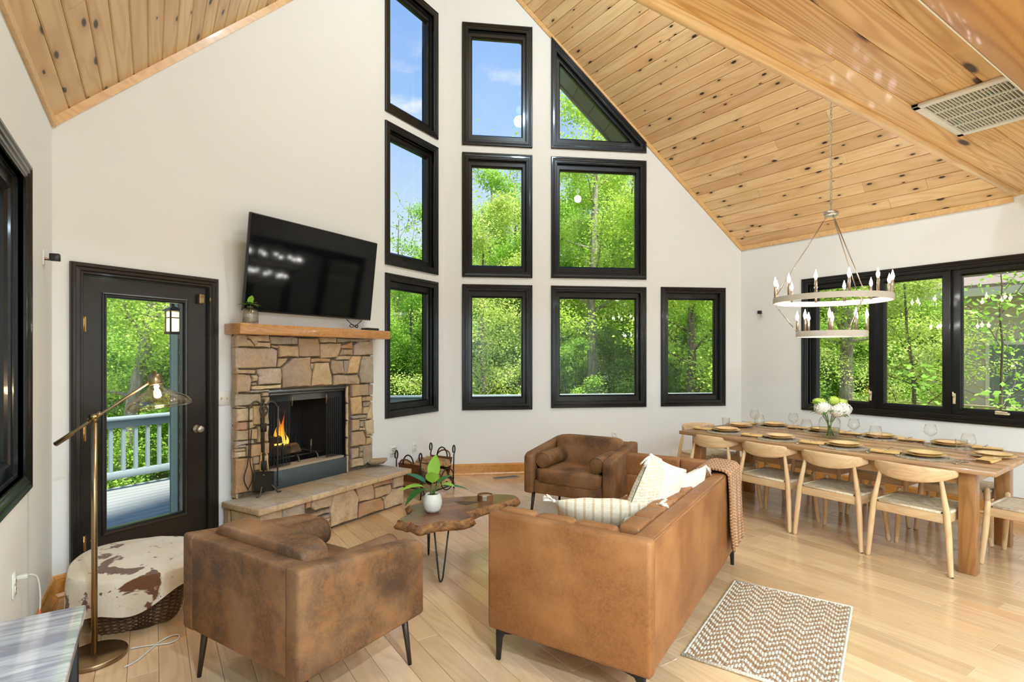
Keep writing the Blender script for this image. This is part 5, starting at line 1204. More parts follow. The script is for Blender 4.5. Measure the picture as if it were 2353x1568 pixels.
SETS = [('P1', 4.93, 3.42, 0, 'near side seat by the far end'), ('P2', 4.925, 2.85, 0, 'near side seat left of the flower vase'), ('P3', 4.955, 2.29, 0, 'near seat in front of the flower vase'), ('P4', 4.99, 1.72, 0, 'near side seat closest to the near table end'),
        ('F1', 5.74, 3.38, pi, 'far side seat closest to the far end'), ('F2', 5.74, 2.86, pi, 'far side seat behind the flower vase'), ('F3', 5.76, 2.345, pi, 'far side seat right of the flower vase'), ('F4', 5.77, 1.80, pi, 'far side seat behind the tumbler'),
        ('H1', 5.42, 3.60, -pi / 2, 'far head of the table'), ('H2', 5.42, 1.42, pi / 2, 'near head of the table')]
def place(name, me, label, cat, p, rz, group):
    o = put(name, me); o.matrix_basis = TR(p) @ RZ(rz); return tag(o, label, cat, group)
for key, x, y, rz, where in SETS:
    R_ = TR(x, y, TZ) @ RZ(rz); z = .001
    if key not in ('H1', 'H2'): place('placemat', MATME, 'round woven placemat at the ' + where, 'placemat', R_ @ Vector((-.005, 0, .0005)), rz, 'woven placemats'); z = .009
    place('dinner_plate', PLME, 'large mustard dinner plate at the ' + where, 'plate', R_ @ Vector((0, 0, z)), rz, 'mustard dinner plates')
    place('salad_plate', P2ME, 'smaller mustard plate stacked at the ' + where, 'plate', R_ @ Vector((0, 0, z + .0135)), rz, 'mustard salad plates')
    np_ = R_ @ Vector((-.03, .245, .001)) if key not in ('P4',) else R_ @ Vector((-.04, .25, .001))
    place('napkin', NAPME, 'folded mustard linen napkin at the ' + where, 'napkin', np_, rz + (.25 if key[0] != 'H' else 0), 'folded linen napkins')
    place('fork', CUT['fork'], 'steel fork on the napkin at the ' + where, 'fork', R_ @ Vector((-.02, .235, .030)), rz + .12, 'forks')
    place('knife', CUT['knife'], 'steel knife at the ' + where, 'knife', R_ @ Vector((-.03, -.215, .001)), rz + .1, 'knives')
    place('spoon', CUT['spoon'], 'steel spoon at the ' + where, 'spoon', R_ @ Vector((-.05, -.248, .001)), rz - .08, 'spoons')
wg = MB(); wg.lathe([(0, .0), (.036, .001), (.038, .003), (.012, .008), (.005, .018), (.0042, .05), (.0045, .085), (.010, .096), (.030, .112), (.047, .130), (.049, .140), (.044, .165), (.034, .200), (.0335, .200), (.0432, .165), (.048, .140), (.046, .131), (.029, .1135), (.009, .098), (0, .096)], 32)
WGME = wg.mesh('wine_glass', 'clear_glass')
for i, ((px, py), lb) in enumerate(zip(((1734, 985), (1745, 1000), (1823, 994), (1853, 1015), (1962, 1012), (2012, 1034), (2138, 1029), (2225, 1058)),
        ('farthest wine glass against the wall corner on the table', 'wine glass just in front of the farthest wine glass', 'wine glass left of the flower vase on the far side', 'wine glass left of the flower vase on the near side', 'wine glass right behind the flower vase', 'wine glass right of the flower vase in front of a plate', 'tall wine glass in front of the window frame bottom', 'nearest wine glass beside the textured tumbler'))):
    p = on_z(px, py, TZ); place('wine_glass', WGME, lb, 'wine glass', (p.x, p.y, TZ + .0008), 0, 'wine glasses')
tm = MB(); tm.lathe([(0, .001), (.031, .001), (.033, .004), (.041, .115), (.0395, .115), (.031, .010), (0, .008)], 28); TMME = tm.mesh('tumbler', 'clear_glass')
for (px, py), lb in (((1668, 985), 'clear tumbler at the far end of the table'), ((2209, 1043), 'textured clear tumbler beside the nearest wine glass')):
    p = on_z(px, py, TZ); place('tumbler', TMME, lb, 'tumbler', (p.x, p.y, TZ + .001), 0, 'tumblers')
# ---------------------------------------------------------------- vase of hydrangeas
vp_ = on_z(1906, 1007, TZ); fv = thing('flower_vase', 'glass vase of white and lime hydrangeas on the dining table', 'vase', (vp_.x, vp_.y, TZ))
mb = MB(); mb.lathe([(0, .002), (.055, .002), (.068, .012), (.085, .06), (.092, .12), (.092, .165), (.082, .190), (.064, .203), (.061, .203), (.078, .188), (.088, .163), (.088, .12), (.081, .06), (.064, .016), (0, .010)], 40, fn=lambda a, i: 1 + .012 * cos(a * 16)); part('glass', mb, 'clear_glass', fv)
mb = MB(); mb.lathe([(0, .012), (.062, .018), (.079, .06), (.0855, .10), (0, .10)], 28); part('water', mb, 'water_glass', fv)
q = random.Random(11)
def cpos(r_, f_, u_): return RT * r_ + FW * f_ + Vector((0, 0, u_))
HEADS = [((-.085, -.03, .285), .072, 'petal_white'), ((.035, -.07, .265), .066, 'petal_white'), ((.105, -.03, .275), .078, 'petal_white'), ((-.045, .06, .335), .05, 'petal_green'), ((.055, .02, .355), .052, 'petal_green'), ((.135, .02, .335), .046, 'petal_green'), ((0, .07, .29), .065, 'petal_white'), ((-.10, .03, .345), .04, 'petal_green')]
for c, r, mt in HEADS:
    C_ = cpos(*c); mb = MB(); n_ = 110 if mt == 'petal_white' else 90
    for i in range(n_):
        zz = 1 - 2 * (i + .5) / n_; a = i * 2.39996; d = Vector((sqrt(1 - zz * zz) * cos(a), sqrt(1 - zz * zz) * sin(a), zz * .85))
        p = C_ + d * r * q.uniform(.9, 1.04); t1 = d.orthogonal().normalized(); t2 = d.cross(t1); s_ = r * (.24 if mt == 'petal_white' else .17); w0 = q.uniform(0, 3)
        vv = [p + d * .004]; 
        for k_ in range(8):
            aa = w0 + k_ * pi / 4; rr = s_ * (1 if k_ % 2 else .45); vv.append(p + (t1 * cos(aa) + t2 * sin(aa)) * rr + d * (.002 if k_ % 2 else 0))
        mb.add(vv, [(0, k_ + 1, (k_ + 1) % 8 + 1) for k_ in range(8)], 0, True)
    mb.lathe([(r * .84 * sin(pi * i / 8), -r * .74 * cos(pi * i / 8)) for i in range(9)], 14, TR(C_)); part('flower_head', mb, mt, fv)
    mb = MB(); mb.tube([(rnd.uniform(-.035, .035), rnd.uniform(-.035, .035), .02), (C_.x * .2, C_.y * .2, .15), (C_.x * .6, C_.y * .6, .23), C_], .004, 6); part('stem', mb, 'stem_green', fv)
for i in range(16):
    a = i * 2.4; el = q.uniform(-.3, .6); C_ = Vector((cos(a) * .05, sin(a) * .05, .24 + .012 * (i % 5))); mb = MB()
    leafmesh(mb, C_, (cos(a) * cos(el), sin(a) * cos(el), sin(el)), (0, 0, 1), q.uniform(.09, .13), .055, .3, .2, nseg=5); part('leaf', mb, 'leaf_deep', fv)
for r_, u_ in ((-.16, .345), (-.15, .375)):
    mb = MB(); leafmesh(mb, cpos(-.07, 0, .32), cpos(r_, -.02, u_ - .30), (0, 0, 1), .12, .06, .1, .2, nseg=6); part('leaf', mb, 'leaf_bright', fv)
mb = MB(); mb.tube([cpos(0, .02, .25), cpos(.0, .02, .42)], [.004, .003], 6)
for i in range(10): leafmesh(mb, cpos(0, .02, .36 + i * .008), (cos(i * 2.4), sin(i * 2.4), .6), (0, 0, 1), .025, .012, .1, .1, nseg=2)
part('green_spike', mb, 'leaf_deep', fv)
# ---------------------------------------------------------------- two tier ring chandelier
CX, CY = 5.278, 2.552; ZU, ZL, ZHB = 2.075, 1.752, 2.885
chd = thing('chandelier', 'two tier white ring chandelier with glowing candle bulbs above the table', 'chandelier', (CX, CY, ZHB))
def rel(z): return z - ZHB
ROT0 = radians(12)
for (z, r, n_, nm) in ((ZU, .489, 12, 'upper_ring'), (ZL, .292, 8, 'lower_ring')):
    mb = MB(); h_, t_ = .026, .010
    mb.lathe([(r, rel(z) - h_), (r, rel(z) + h_), (r - t_, rel(z) + h_), (r - t_, rel(z) - h_), (r, rel(z) - h_)], 72, smooth=False); ro = part(nm, mb, 'washed_white', chd)
    for i in range(n_):
        a = ROT0 + 2 * pi * i / n_ + (.2 if n_ == 8 else 0); x, y = (r - .012) * cos(a), (r - .012) * sin(a); z0 = rel(z) + h_ - .008
        mb = MB(); mb.lathe([(0, 0), (.0115, 0), (.0115, .118), (.007, .122), (0, .122)], 12, TR(x, y, z0)); so = part('candle_sleeve', mb, 'aged_silver', chd)
        mb = MB(); mb.lathe([(.007, .118), (.009, .126), (.0145, .146), (.0145, .156), (.010, .174), (.005, .192), (.002, .206), (0, .210)], 14, TR(x, y, z0)); part('bulb', mb, 'bulb_glow', so)
        point('candle_light', (CX + x, CY + y, ZHB + z0 + .155), BULB, .018, (.84, .93, 1.0))
for i in range(3):
    a = radians(115.8) + i * 2 * pi / 3; e = Vector((cos(a), sin(a), 0))
    for (p, q, nm) in ((e * .035 + Vector((0, 0, -.03)), e * .478 + Vector((0, 0, rel(ZU) + .03)), 'upper_rod'), (e * .470 + Vector((0, 0, rel(ZU) - .03)), e * .285 + Vector((0, 0, rel(ZL) + .03)), 'lower_rod')):
        mb = MB(); d = (q - p); p2, q2 = p + d.normalized() * .05, q - d.normalized() * .05; mb.cyl(p2, q2, .0045, n=8); r_ = part(nm, mb, 'aged_silver', chd)
        for s_, w_ in ((p, p2), (q, q2)):
            mb = MB()
            for k_, f in enumerate((.15, .65)):
                c = s_.lerp(w_, f); u_ = (w_ - s_).normalized(); sd = u_.cross(Vector((0, 0, 1))).normalized() if k_ else e.cross(u_).normalized().cross(u_).normalized()
                mb.tube([c + u_ * (.014 * cos(t_)) + sd * (.008 * sin(t_)) for t_ in [2 * pi * j / 10 for j in range(10)]], .0022, 5, closed=True)
            part('link', mb, 'aged_silver', r_)
mb = MB(); mb.lathe([(0, -.028), (.058, -.028), (.062, -.022), (.062, .004), (.056, .010), (0, .010)], 28); part('hub', mb, 'nickel', chd)
ztop = HE + SL * (UR - CX) - .02; n_ = int((ztop - ZHB) / .034)
mb = MB()
for i in range(n_):
    c = Vector((0, 0, .022 + i * .034)); sd = Vector((1, 0, 0)) if i % 2 else Vector((0, 1, 0))
    mb.tube([c + Vector((0, 0, .021 * cos(t_))) + sd * (.010 * sin(t_)) for t_ in [2 * pi * j / 8 for j in range(8)]], .0028, 5, closed=True)
o = part('chain', mb, 'nickel', chd); o['kind'] = 'stuff'
mb = MB(); mb.tube([(.008, .004, .01), (-.006, .006, .5), (.008, -.004, 1.0), (0, 0, ztop - ZHB)], .003, 6); part('power_cord', mb, 'clear_cord', chd)
mb = MB(); mb.lathe([(0, -.03), (.05, -.025), (.065, 0), (.065, .06), (0, .06)], 24, TR(0, 0, ztop - ZHB - .01)); part('ceiling_canopy', mb, 'nickel', chd)
# ---------------------------------------------------------------- floor lamp with glass shade
LB = on_z(217, 1514, .0); LB = Vector((LB.x, LB.y, 0)); dL = (LB - CAM).dot(FW)
lp = lambda x, y: at_depth(x, y, dL)
fl_ = thing('floor_lamp', 'brushed brass floor lamp with tilting arm and clear glass shade', 'floor lamp', LB)
mb = MB(); mb.lathe([(0, 0), (.140, 0), (.142, .004), (.142, .022), (.138, .026), (.02, .027), (0, .027)], 48); part('base', mb, 'antique_brass', fl_)
J = lp(218, 958); mb = MB(); mb.tube([LB + Vector((0, 0, .02)), Vector((LB.x, LB.y, .62)), Vector((LB.x, LB.y, J.z - .02))], .0135, 14)
mb.lathe([(.0155, 0), (.0155, .01)], 14, TR(LB.x, LB.y, .60)); part('pole', mb, 'antique_brass', fl_, world=True)
mb = MB(); mb.tube([J - FW * .022, J + FW * .022], .016, 14); mb.lathe([(0, -.03), (.012, -.03), (.012, 0), (0, 0)], 12, TR(J)); mb.cyl(J + (lp(232, 949) - J) * .0, lp(232, 949), .011); mb.cyl(J, lp(204, 967), .011); part('joint', mb, 'antique_brass', fl_, world=True)
S0 = lp(343, 879); mb = MB(); mb.tube([lp(128, 1021), lp(150, 1007), lp(165, 997), lp(170, 993), S0], [.013, .0125, .012, .0075, .0065], 12); part('arm', mb, 'antique_brass', fl_, world=True)
SK = lp(356, 868); tilt = Vector((0, 0, 1)); axs = (lp(356, 862) - lp(361, 895)).normalized(); Msk = Matrix.Translation(SK) @ Vector((0, 0, 1)).rotation_difference(axs).to_matrix().to_4x4()
mb = MB(); mb.lathe([(0, -.036), (.028, -.036), (.030, -.03), (.030, .012), (.024, .018), (.008, .02), (.008, .034), (0, .036)], 20, Msk); mb.tube([S0, SK], .008, 8); mb.tube([S0, S0 + (S0 - SK).normalized() * .012 + Vector((0, 0, .012))], .009, 8); part('socket', mb, 'antique_brass', fl_, world=True)
mb = MB(); mb.lathe([(.028, -.038), (.033, -.045), (.045, -.062), (.085, -.085), (.128, -.112), (.146, -.138), (.144, -.152), (.134, -.160), (.132, -.158), (.141, -.151), (.143, -.138), (.126, -.114), (.083, -.088), (.043, -.065), (.030, -.047), (.026, -.038)], 48, Msk); part('shade', mb, 'amber_glass', fl_, world=True)
mb = MB(); mb.lathe([(.010, -.036), (.013, -.046), (.024, -.072), (.028, -.092), (.022, -.108), (0, -.116)], 20, Msk); bo_ = part('bulb', mb, 'clear_glass', fl_, world=True)
mb = MB(); mb.tube([Msk @ Vector((.008 * cos(a), .008 * sin(a), -.05 - .005 * a)) for a in [i * .8 for i in range(12)]], .003, 6); part('filament', mb, 'filament', bo_, world=True)
point('floor_lamp_light', Msk @ Vector((0, 0, -.085)), LAMP, .022, (1, .80, .56))
# lamp cord on the floor, up to the wall socket
cp_ = [on_z(x, y, .006) for x, y in ((285, 1534), (315, 1520), (345, 1493), (365, 1476), (390, 1462), (410, 1458), (413, 1465), (400, 1476), (375, 1481), (340, 1484), (300, 1491))]
mb = MB(); mb.tube(smooth(cp_), .0035, 6); solo('lamp_cord', mb, 'clear_cord', 'clear plastic lamp cord looped on the floor beside the wicker basket', 'cord')
p = [Vector((UL + .012, 3.325, .53)), Vector((UL + .06, 3.35, .53)), Vector((UL + .085, 3.37, .50)), Vector((UL + .09, 3.38, .35)), Vector((UL + .06, 3.39, .1)), Vector((UL + .05, 3.40, .03)), Vector((UL + .12, 3.42, .008)), LB + Vector((-.12, 0, .008))]
pc = thing('wall_plug_cord', 'clear cord with orange warning tags plugged into the left wall outlet', 'cord', p[4])
mb = MB(); mb.tube(smooth(p), .0035, 6); mb.rbox(p[0] + Vector((.02, .0, 0)), (.04, .025, .02), .005, 2); part('cord', mb, 'clear_cord', pc, world=True)
for dy, dz in ((.02, .0), (.0, .02)):
    mb = MB(); c = p[3] + Vector((.0, 0, dz - .02)); mb.add([c + Vector((0, 0, 0)), c + Vector((-.012, -.06 + dy, -.015)), c + Vector((-.014, -.06 + dy, -.085)), c + Vector((0, .0, -.07))], [(0, 1, 2, 3)]); part('tag', mb, 'copper_tag', pc, world=True)
# ---------------------------------------------------------------- outlets and small fittings
def plate(F, s, z, w_, h_, name, label, cat, kind):
    t = thing(name, label, cat, F @ Vector((s, 0, z)))
    mb = MB(); mb.rbox((s, .004, z), (w_, .008, h_), .003, 1, F); part('cover', mb, 'white_plastic', t, world=True)
    if kind == 'outlet':
        for dz in (-.02, .02):
            mb = MB(); mb.rbox((s, .009, z + dz), (.034, .004, .028), .002, 1, F); o = part('receptacle', mb, 'white_plastic', t, world=True)
            mb = MB(); [mb.bb((s + dx - .0015, .0105, z + dz - .004), (s + dx + .0015, .0118, z + dz + .006), F) for dx in (-.007, .007)]; part('slots', mb, 'black_plastic', o, world=True)
    elif kind == 'switch':
        for ds in (-.024, .024):
            mb = MB(); mb.bb((s + ds - .005, .008, z - .012), (s + ds + .005, .010, z + .012), F); mb.rbox((s + ds, .014, z + .004), (.008, .014, .012), .002, 1, F); part('toggle', mb, 'ivory_plastic', t, world=True)
    elif kind == 'ports':
        for j, zz in enumerate((.030, .012, -.006, -.028)):
            for i in range(5 if j != 2 else 2):
                mb = MB(); mb.rbox((s - .032 + i * .016 + (.014 if j == 2 else 0), .009, z + zz), (.010, .004, .008), .001, 1, F); part('port', mb, 'leg_bronze', t, world=True)
    return t
plate(FA, 1.132, 1.20, .115, .115, 'light_switch', 'double toggle light switch on the wall beside the fireplace', 'switch', 'switch')
plate(FA, 3.138, .463, .115, .12, 'wall_port_panel', 'white panel of small brown ports above the log rack', 'wall plate', 'ports')
plate(FA, 3.492, .456, .07, .115, 'wall_outlet', 'white outlet above the firewood near the wall corner', 'outlet', 'outlet')
plate(FB, 2.27, .482, .07, .115, 'wall_outlet', 'white outlet behind the far armchair', 'outlet', 'outlet')
plate(FL, VC - 3.325, .50, .07, .115, 'wall_outlet', 'ivory outlet on the left wall with a plugged cord', 'outlet', 'outlet')
def speaker_box(F, s, z, label):
    t = thing('speaker_wire_plate', label, 'wall plate', F @ Vector((s, 0, z)))
    mb = MB(); mb.rbox((s, .004, z), (.05, .008, .085), .002, 1, F); part('cover', mb, 'white_plastic', t, world=True)
    mb = MB(); mb.rbox((s, .055, z + .006), (.042, .05, .042), .004, 1, F); mb.cyl((s, .0, z - .01), (s, .05, z - .012), .004, M=F); part('black_module', mb, 'black_plastic', t, world=True)
    mb = MB(); mb.tube([(s, .006, z + .004), (s + .008, .03, z - .008), (s, .05, z - .014)], .002, 6, M=F); part('wire', mb, 'copper_tag', t, world=True)
speaker_box(FL, VC - 4.127, 2.121, 'small black box on a white plate on the wall left of the door')
speaker_box(FC, VC - 4.172, 2.123, 'small black box on a white plate on the wall left of the chandelier')
# floor register
a, b = on_z(1134, 1100, 0), on_z(1192, 1095, 0); fvn = thing('floor_register', 'metal slotted floor register set in the boards by the window wall', 'register', (a + b) / 2, atan2((b - a).y, (b - a).x))
mb = MB(); mb.rbox((0, 0, .003), (.34, .11, .005), .002, 1); part('frame', mb, 'grey_flat', fvn)
for i in range(22):
    mb = MB(); mb.bb((-.145 + i * .0131 + (.006 if i > 10 else 0), -.035, .005), (-.145 + i * .0131 + .0075 + (.006 if i > 10 else 0), .035, .0062)); part('slot', mb, 'black_plastic', fvn)
# ceiling return vent in the loft boards
x0, x1, y0, y1 = 3.885, 4.66, .87, 1.408; zc = LOFT
cv = thing('ceiling_vent', 'white louvred return air vent in the pine loft ceiling', 'vent', ((x0 + x1) / 2, (y0 + y1) / 2, zc))
for lo_, hi_ in (((x0, y0, zc - .022), (x0 + .05, y1, zc)), ((x1 - .05, y0, zc - .022), (x1, y1, zc)), ((x0, y0, zc - .022), (x1, y0 + .04, zc)), ((x0, y1 - .04, zc - .022), (x1, y1, zc))):
    mb = MB(); mb.rbox([(a + b) / 2 for a, b in zip(lo_, hi_)], [b - a for a, b in zip(lo_, hi_)], .004, 1); part('frame_side', mb, 'white_metal', cv, world=True)
mb = MB(); mb.bb((x0 + .04, y0 + .03, zc - .004), (x1 - .04, y1 - .03, zc - .001)); part('filter', mb, 'filter_grey', cv, world=True)
for i in range(3):
    mb = MB(); x = x0 + .05 + (i + 1) * (x1 - x0 - .1) / 4; mb.bb((x - .006, y0 + .04, zc - .018), (x + .006, y1 - .04, zc - .008)); part('cross_bar', mb, 'white_metal', cv, world=True)
for i in range(26):
    mb = MB(); y = y0 + .045 + i * (y1 - y0 - .09) / 25; mb.bb((x0 + .045, y - .0022, zc - .016), (x1 - .045, y + .0022, zc - .007)); part('louver', mb, 'white_metal', cv, world=True)
for i in range(4):
    mb = MB(); x = x0 + .08 + i * .17; mb.tube([(x, y0 + .05, zc - .006), (x + .12, y1 - .05, zc - .006)], .006, 4, flat=(1, .3)); part('filter_brace', mb, 'white_metal', cv, world=True)
for i, (dx, dy) in enumerate(((.22, .40), (.35, .33), (.50, .44), (.18, .2))):
    mb = MB(); mb.bb((x0 + dx, y0 + dy, zc - .0055), (x0 + dx + .05, y0 + dy + .03, zc - .0042)); part('filter_print', mb, 'filter_teal', cv, world=True)
# ---------------------------------------------------------------- wicker basket with a hide throw
BC = Vector((-.075, 3.915, 0)); BR0, BR1, BH = .215, .285, .30
bk = thing('wicker_basket', 'dark woven wicker basket on the floor by the black door', 'basket', BC)
mb = MB()
nst, nrow = 44, 26
sq = lambda a: (abs(cos(a)) ** 3.2 + abs(sin(a)) ** 3.2) ** (-1 / 3.2)
def rad(f): return BR0 + (BR1 - BR0) * f ** .6
for rI in range(nrow):
    f = (rI + .5) / nrow; z = .012 + f * (BH - .02); pts_ = []
    for j in range(nst * 2):
        a = 2 * pi * j / (nst * 2) + .5; r = rad(f) * sq(a) * .92 + (.006 if (j + rI) % 2 else -.006); pts_.append((r * cos(a), r * sin(a), z + .002 * sin(j)))
    mb.tube(pts_, .0072, 5, closed=True, mat=rI % 2)
o = part('weave', mb, ['wicker', 'wicker_dark'], bk); o['kind'] = 'stuff'
mb = MB(); mb.lathe([(0, .006), (BR0 * .9, .006), (rad(.5) * .88, BH * .5), (rad(1) * .9, BH)], 40, fn=lambda a, i: sq(a + .5)); part('liner', mb, 'wicker_dark', bk)
mb = MB(); mb.tube([(rad(1) * sq(a) * .93 * cos(a), rad(1) * sq(a) * .93 * sin(a), BH) for a in [2 * pi * j / 60 + .5 for j in range(60)]], .013, 8, closed=True); part('rim', mb, 'wicker', bk)
mb = MB()
ca = atan2(-BC.y, -BC.x)   # side that faces the camera
def hide(u_, v_):
    a = 2 * pi * u_; e = (a - ca + pi) % (2 * pi) - pi
    drop = .165 - .085 * sin(e) + .03 * sin(3 * a) + .02 * sin(7 * a)
    s_ = v_ * 1.0; R1_ = .30 * sq(a) * (1 + .03 * sin(4 * a + 1))
    if s_ < .6:
        f = s_ / .6; r = R1_ * f; z = BH + .055 + .03 * (1 - f * f) + .012 * mnoise.noise((r * cos(a) * 9, r * sin(a) * 9, 2.)) * f + .018 * cos(a - 1.9) * f
    else:
        f = (s_ - .6) / .4; th = min(1, f * 2.2) * pi / 2; r = R1_ + .022 * sin(th) + .012 * sin(9 * a) * f; z = BH + .055 - .022 * (1 - cos(th)) - drop * max(0, f - .15) + .018 * cos(a - 1.9)
    return (r * cos(a), r * sin(a), z)
mb.grid(hide, 72, 30, wu=True)
solo('hide_throw', mb, 'cow_hide', 'white and brown cowhide throw draped over the wicker basket', 'throw', BC)
# ---------------------------------------------------------------- marble topped table at the frame edge
mt = thing('marble_table', 'white and grey veined marble topped table in the bottom corner', 'table', (-.345, 1.30, 0))
mb = MB(); mb.rbox((0, .0, .745), (.34, 1.76, .03), .006, 3, TR(0, 0, 0)); part('marble_top', mb, 'marble', mt)
for sx in (-1, 1):
    for sy in (-1, 1):
        mb = MB(); mb.rbox((sx * .14, sy * .83, .365), (.03, .03, .73), .003, 1); part('leg', mb, 'dark_metal', mt)
for sx in (-1, 1):
    mb = MB(); mb.rbox((sx * .14, 0, .715), (.03, 1.63, .03), .003, 1); part('rail', mb, 'dark_metal', mt)
# ---------------------------------------------------------------- outside: deck, railing, soffit, lantern, neighbour house, woods
DZ = -.06
gd = MB()
def gh(x, y): return -1.6 - .05 * max(0, y - 8) + 1.2 * mnoise.noise((x * .05, y * .05, 0.)) 
gd.grid(lambda u_, v_: ((u_ - .5) * 160 + 5, -30 + v_ * 130, gh((u_ - .5) * 160 + 5, -30 + v_ * 130)), 60, 50)
solo('ground', gd, 'forest_floor', 'leafy forest floor sloping away below the deck', 'ground', kind='structure')
DO = 3.15   # deck depth beyond the prow walls
k_ = DO / abs(NA.y); LO_, RO_ = -3.2, UR + 2.4
def outer(u_): return vend(u_) + k_      # outer edge of the deck follows the prow
dk = thing('deck', 'pale grey painted board deck outside the glass door', 'deck', (0, 8, DZ), kind='structure')
bw = .14; yv = 2.6; ii = 0
# boards run parallel to the fireplace wall on its side, and to the gable wall on the other
def clipboard(F, off, s0, s1):
    mb = MB(); mb.rbox(((s0 + s1) / 2, -off - bw / 2, DZ - .015), (s1 - s0, bw - .006, .03), .003, 1, F); part('deck_board', mb, 'deck_paint', dk, world=True)
nb_ = int(DO / bw)
for i in range(nb_):
    off = .18 + i * bw; x = off * tan(atan2(DA.y, DA.x))
    clipboard(FA, off, -2.6, LA + x * 1.0); clipboard(FB, off, -x * 1.0, LA + 2.6)
# railing
rl = thing('deck_railing', 'pale blue grey deck railing with square balusters outside the windows', 'railing', (0, 9, DZ))
RC, RB = .815, .06
ro_ = DO - .08; xr = ro_ * tan(atan2(DA.y, DA.x))
for F, s0, s1, seg in ((FA, -2.6, LA + xr, 'a'), (FB, -xr, LA + 2.6, 'b')):
    for nm, z, h_, d_ in (('cap_rail', RC - .02, .04, .14), ('top_rail', RC - .085, .09, .04), ('bottom_rail', RB + .06, .09, .04)):
        mb = MB(); mb.rbox(((s0 + s1) / 2, -ro_, z), (s1 - s0, d_, h_), .004, 1, F); part(nm, mb, 'rail_paint', rl, world=True)
    n_ = int((s1 - s0) / .135)
    for i in range(n_):
        s_ = s0 + .06 + i * .135
        if i % 14 == 0:
            mb = MB(); mb.rbox((s_, -ro_, RC / 2 - .03), (.09, .09, RC + .02), .004, 1, F); part('post', mb, 'rail_paint', rl, world=True)
        else:
            mb = MB(); mb.bb((s_ - .018, -ro_ - .018, RB + .05), (s_ + .018, -ro_ + .018, RC - .06), F); part('baluster', mb, 'rail_paint', rl, world=True)
# eaves outside the gable walls
for nm, F, sgn_ in (('soffit', FA, 1), ('soffit', FB, -1)):
    so = thing(nm, 'grey boarded soffit under the roof overhang ' + ('above the fireplace wall' if sgn_ > 0 else 'seen through the sloping upper window'), 'soffit', F @ Vector((LA / 2, -.4, 5)), kind='structure')
    n_ = 18
    for i in range(n_):
        s0, s1 = i * LA / n_, (i + 1) * LA / n_; zf = (lambda s_: HE + kA * s_) if sgn_ > 0 else (lambda s_: ZR - kA * s_)
        mb = MB(); a, b = s0 + .004, s1 - .004; y0_, y1_ = -.17, -.50
        vv = [(a, y0_, zf(a) - .16), (b, y0_, zf(b) - .16), (b, y1_, zf(b) - .16), (a, y1_, zf(a) - .16)]; vv += [(x, y, z + .03) for x, y, z in vv]
        mb.add(vv, [(0, 1, 2, 3), (7, 6, 5, 4), (0, 4, 5, 1), (1, 5, 6, 2), (2, 6, 7, 3), (3, 7, 4, 0)], M=F); part('soffit_panel', mb, 'soffit', so, world=True)
    mb = MB(); vv = [(0, y, zf(0) + d) for y in (-.50, -.53) for d in (-.2, .12)] + [(LA, y, zf(LA) + d) for y in (-.50, -.53) for d in (-.2, .12)]
    mb.add(vv, [(0, 1, 5, 4), (2, 6, 7, 3), (0, 4, 6, 2), (1, 3, 7, 5), (0, 2, 3, 1), (4, 5, 7, 6)], M=F); part('fascia', mb, 'corner_paint', so, world=True)
    mb = MB(); vv = [(0, y, zf(0) + d) for y in (.1, -.54) for d in (.06, .2)] + [(LA, y, zf(LA) + d) for y in (.1, -.54) for d in (.06, .2)]
    mb.add(vv, [(0, 1, 5, 4), (2, 6, 7, 3), (0, 4, 6, 2), (1, 3, 7, 5), (0, 2, 3, 1), (4, 5, 7, 6)], M=F); part('roof_edge', mb, 'roof_shingle', so, world=True)
# chimney chase with lap siding beside the door, and its lantern
cs = thing('chimney_chase', 'grey lap sided chimney chase just outside the glass door', 'chimney', FA @ Vector((1.9, -.5, 0)))
S0_, D_ = 1.02, .56
for lo_, hi_ in (((S0_ + .02, -D_, DZ), (S0_ + .06, -.165, 4.4)), ((S0_ + .02, -D_ - .02, DZ), (2.75, -D_, 4.4)), ((2.71, -D_, DZ), (2.75, -.165, 4.4)), ((S0_ + .02, -D_, 4.38), (2.75, -.165, 4.42))):
    mb = MB(); mb.bb(lo_, hi_, FA); part('sheathing', mb, 'siding', cs, world=True)
for i in range(24):
    mb = MB(); z = DZ + i * .125; vv = [(S0_ + .02, y, z_) for y in (-.17, -D_ + .09) for z_ in (z, z + .125)] + [(S0_ + .004, y, z) for y in (-.17, -D_ + .09)]
    mb.add(vv, [(4, 1, 3, 5), (4, 5, 2, 0), (0, 1, 4), (2, 5, 3)], M=FA); part('siding_board', mb, 'siding', cs, world=True)
for a in ((S0_ - .005, -D_ - .02), (2.72, -D_ - .02)):
    mb = MB(); mb.bb((a[0], a[1], DZ), (a[0] + .03, a[1] + .12, 4.4), FA); mb.bb((a[0], a[1], DZ), (a[0] + .12, a[1] + .02, 4.4), FA); part('corner_board', mb, 'corner_paint', cs, world=True)
lt = thing('wall_lantern', 'bronze craftsman lantern glowing on the siding outside the door', 'lantern', FA @ Vector((S0_ - .08, -.38, 1.86)))
lx, ly, lz = S0_ - .085, -.38, 1.80
mb = MB(); mb.lathe([(0, .16), (.01, .158), (.075, .125), (.08, .115), (.03, .112), (0, .112)], 4, FA @ TR(lx, ly, lz) @ RZ(pi / 4), smooth=False); mb.lathe([(0, .18), (.012, .175), (.012, .15)], 8, FA @ TR(lx, ly, lz)); part('roof', mb, 'lantern_metal', lt, world=True)
mb = MB(); mb.bb((lx - .034, ly - .034, lz - .05), (lx + .034, ly + .034, lz + .108), FA); part('glow_panel', mb, 'lantern_glow', lt, world=True)
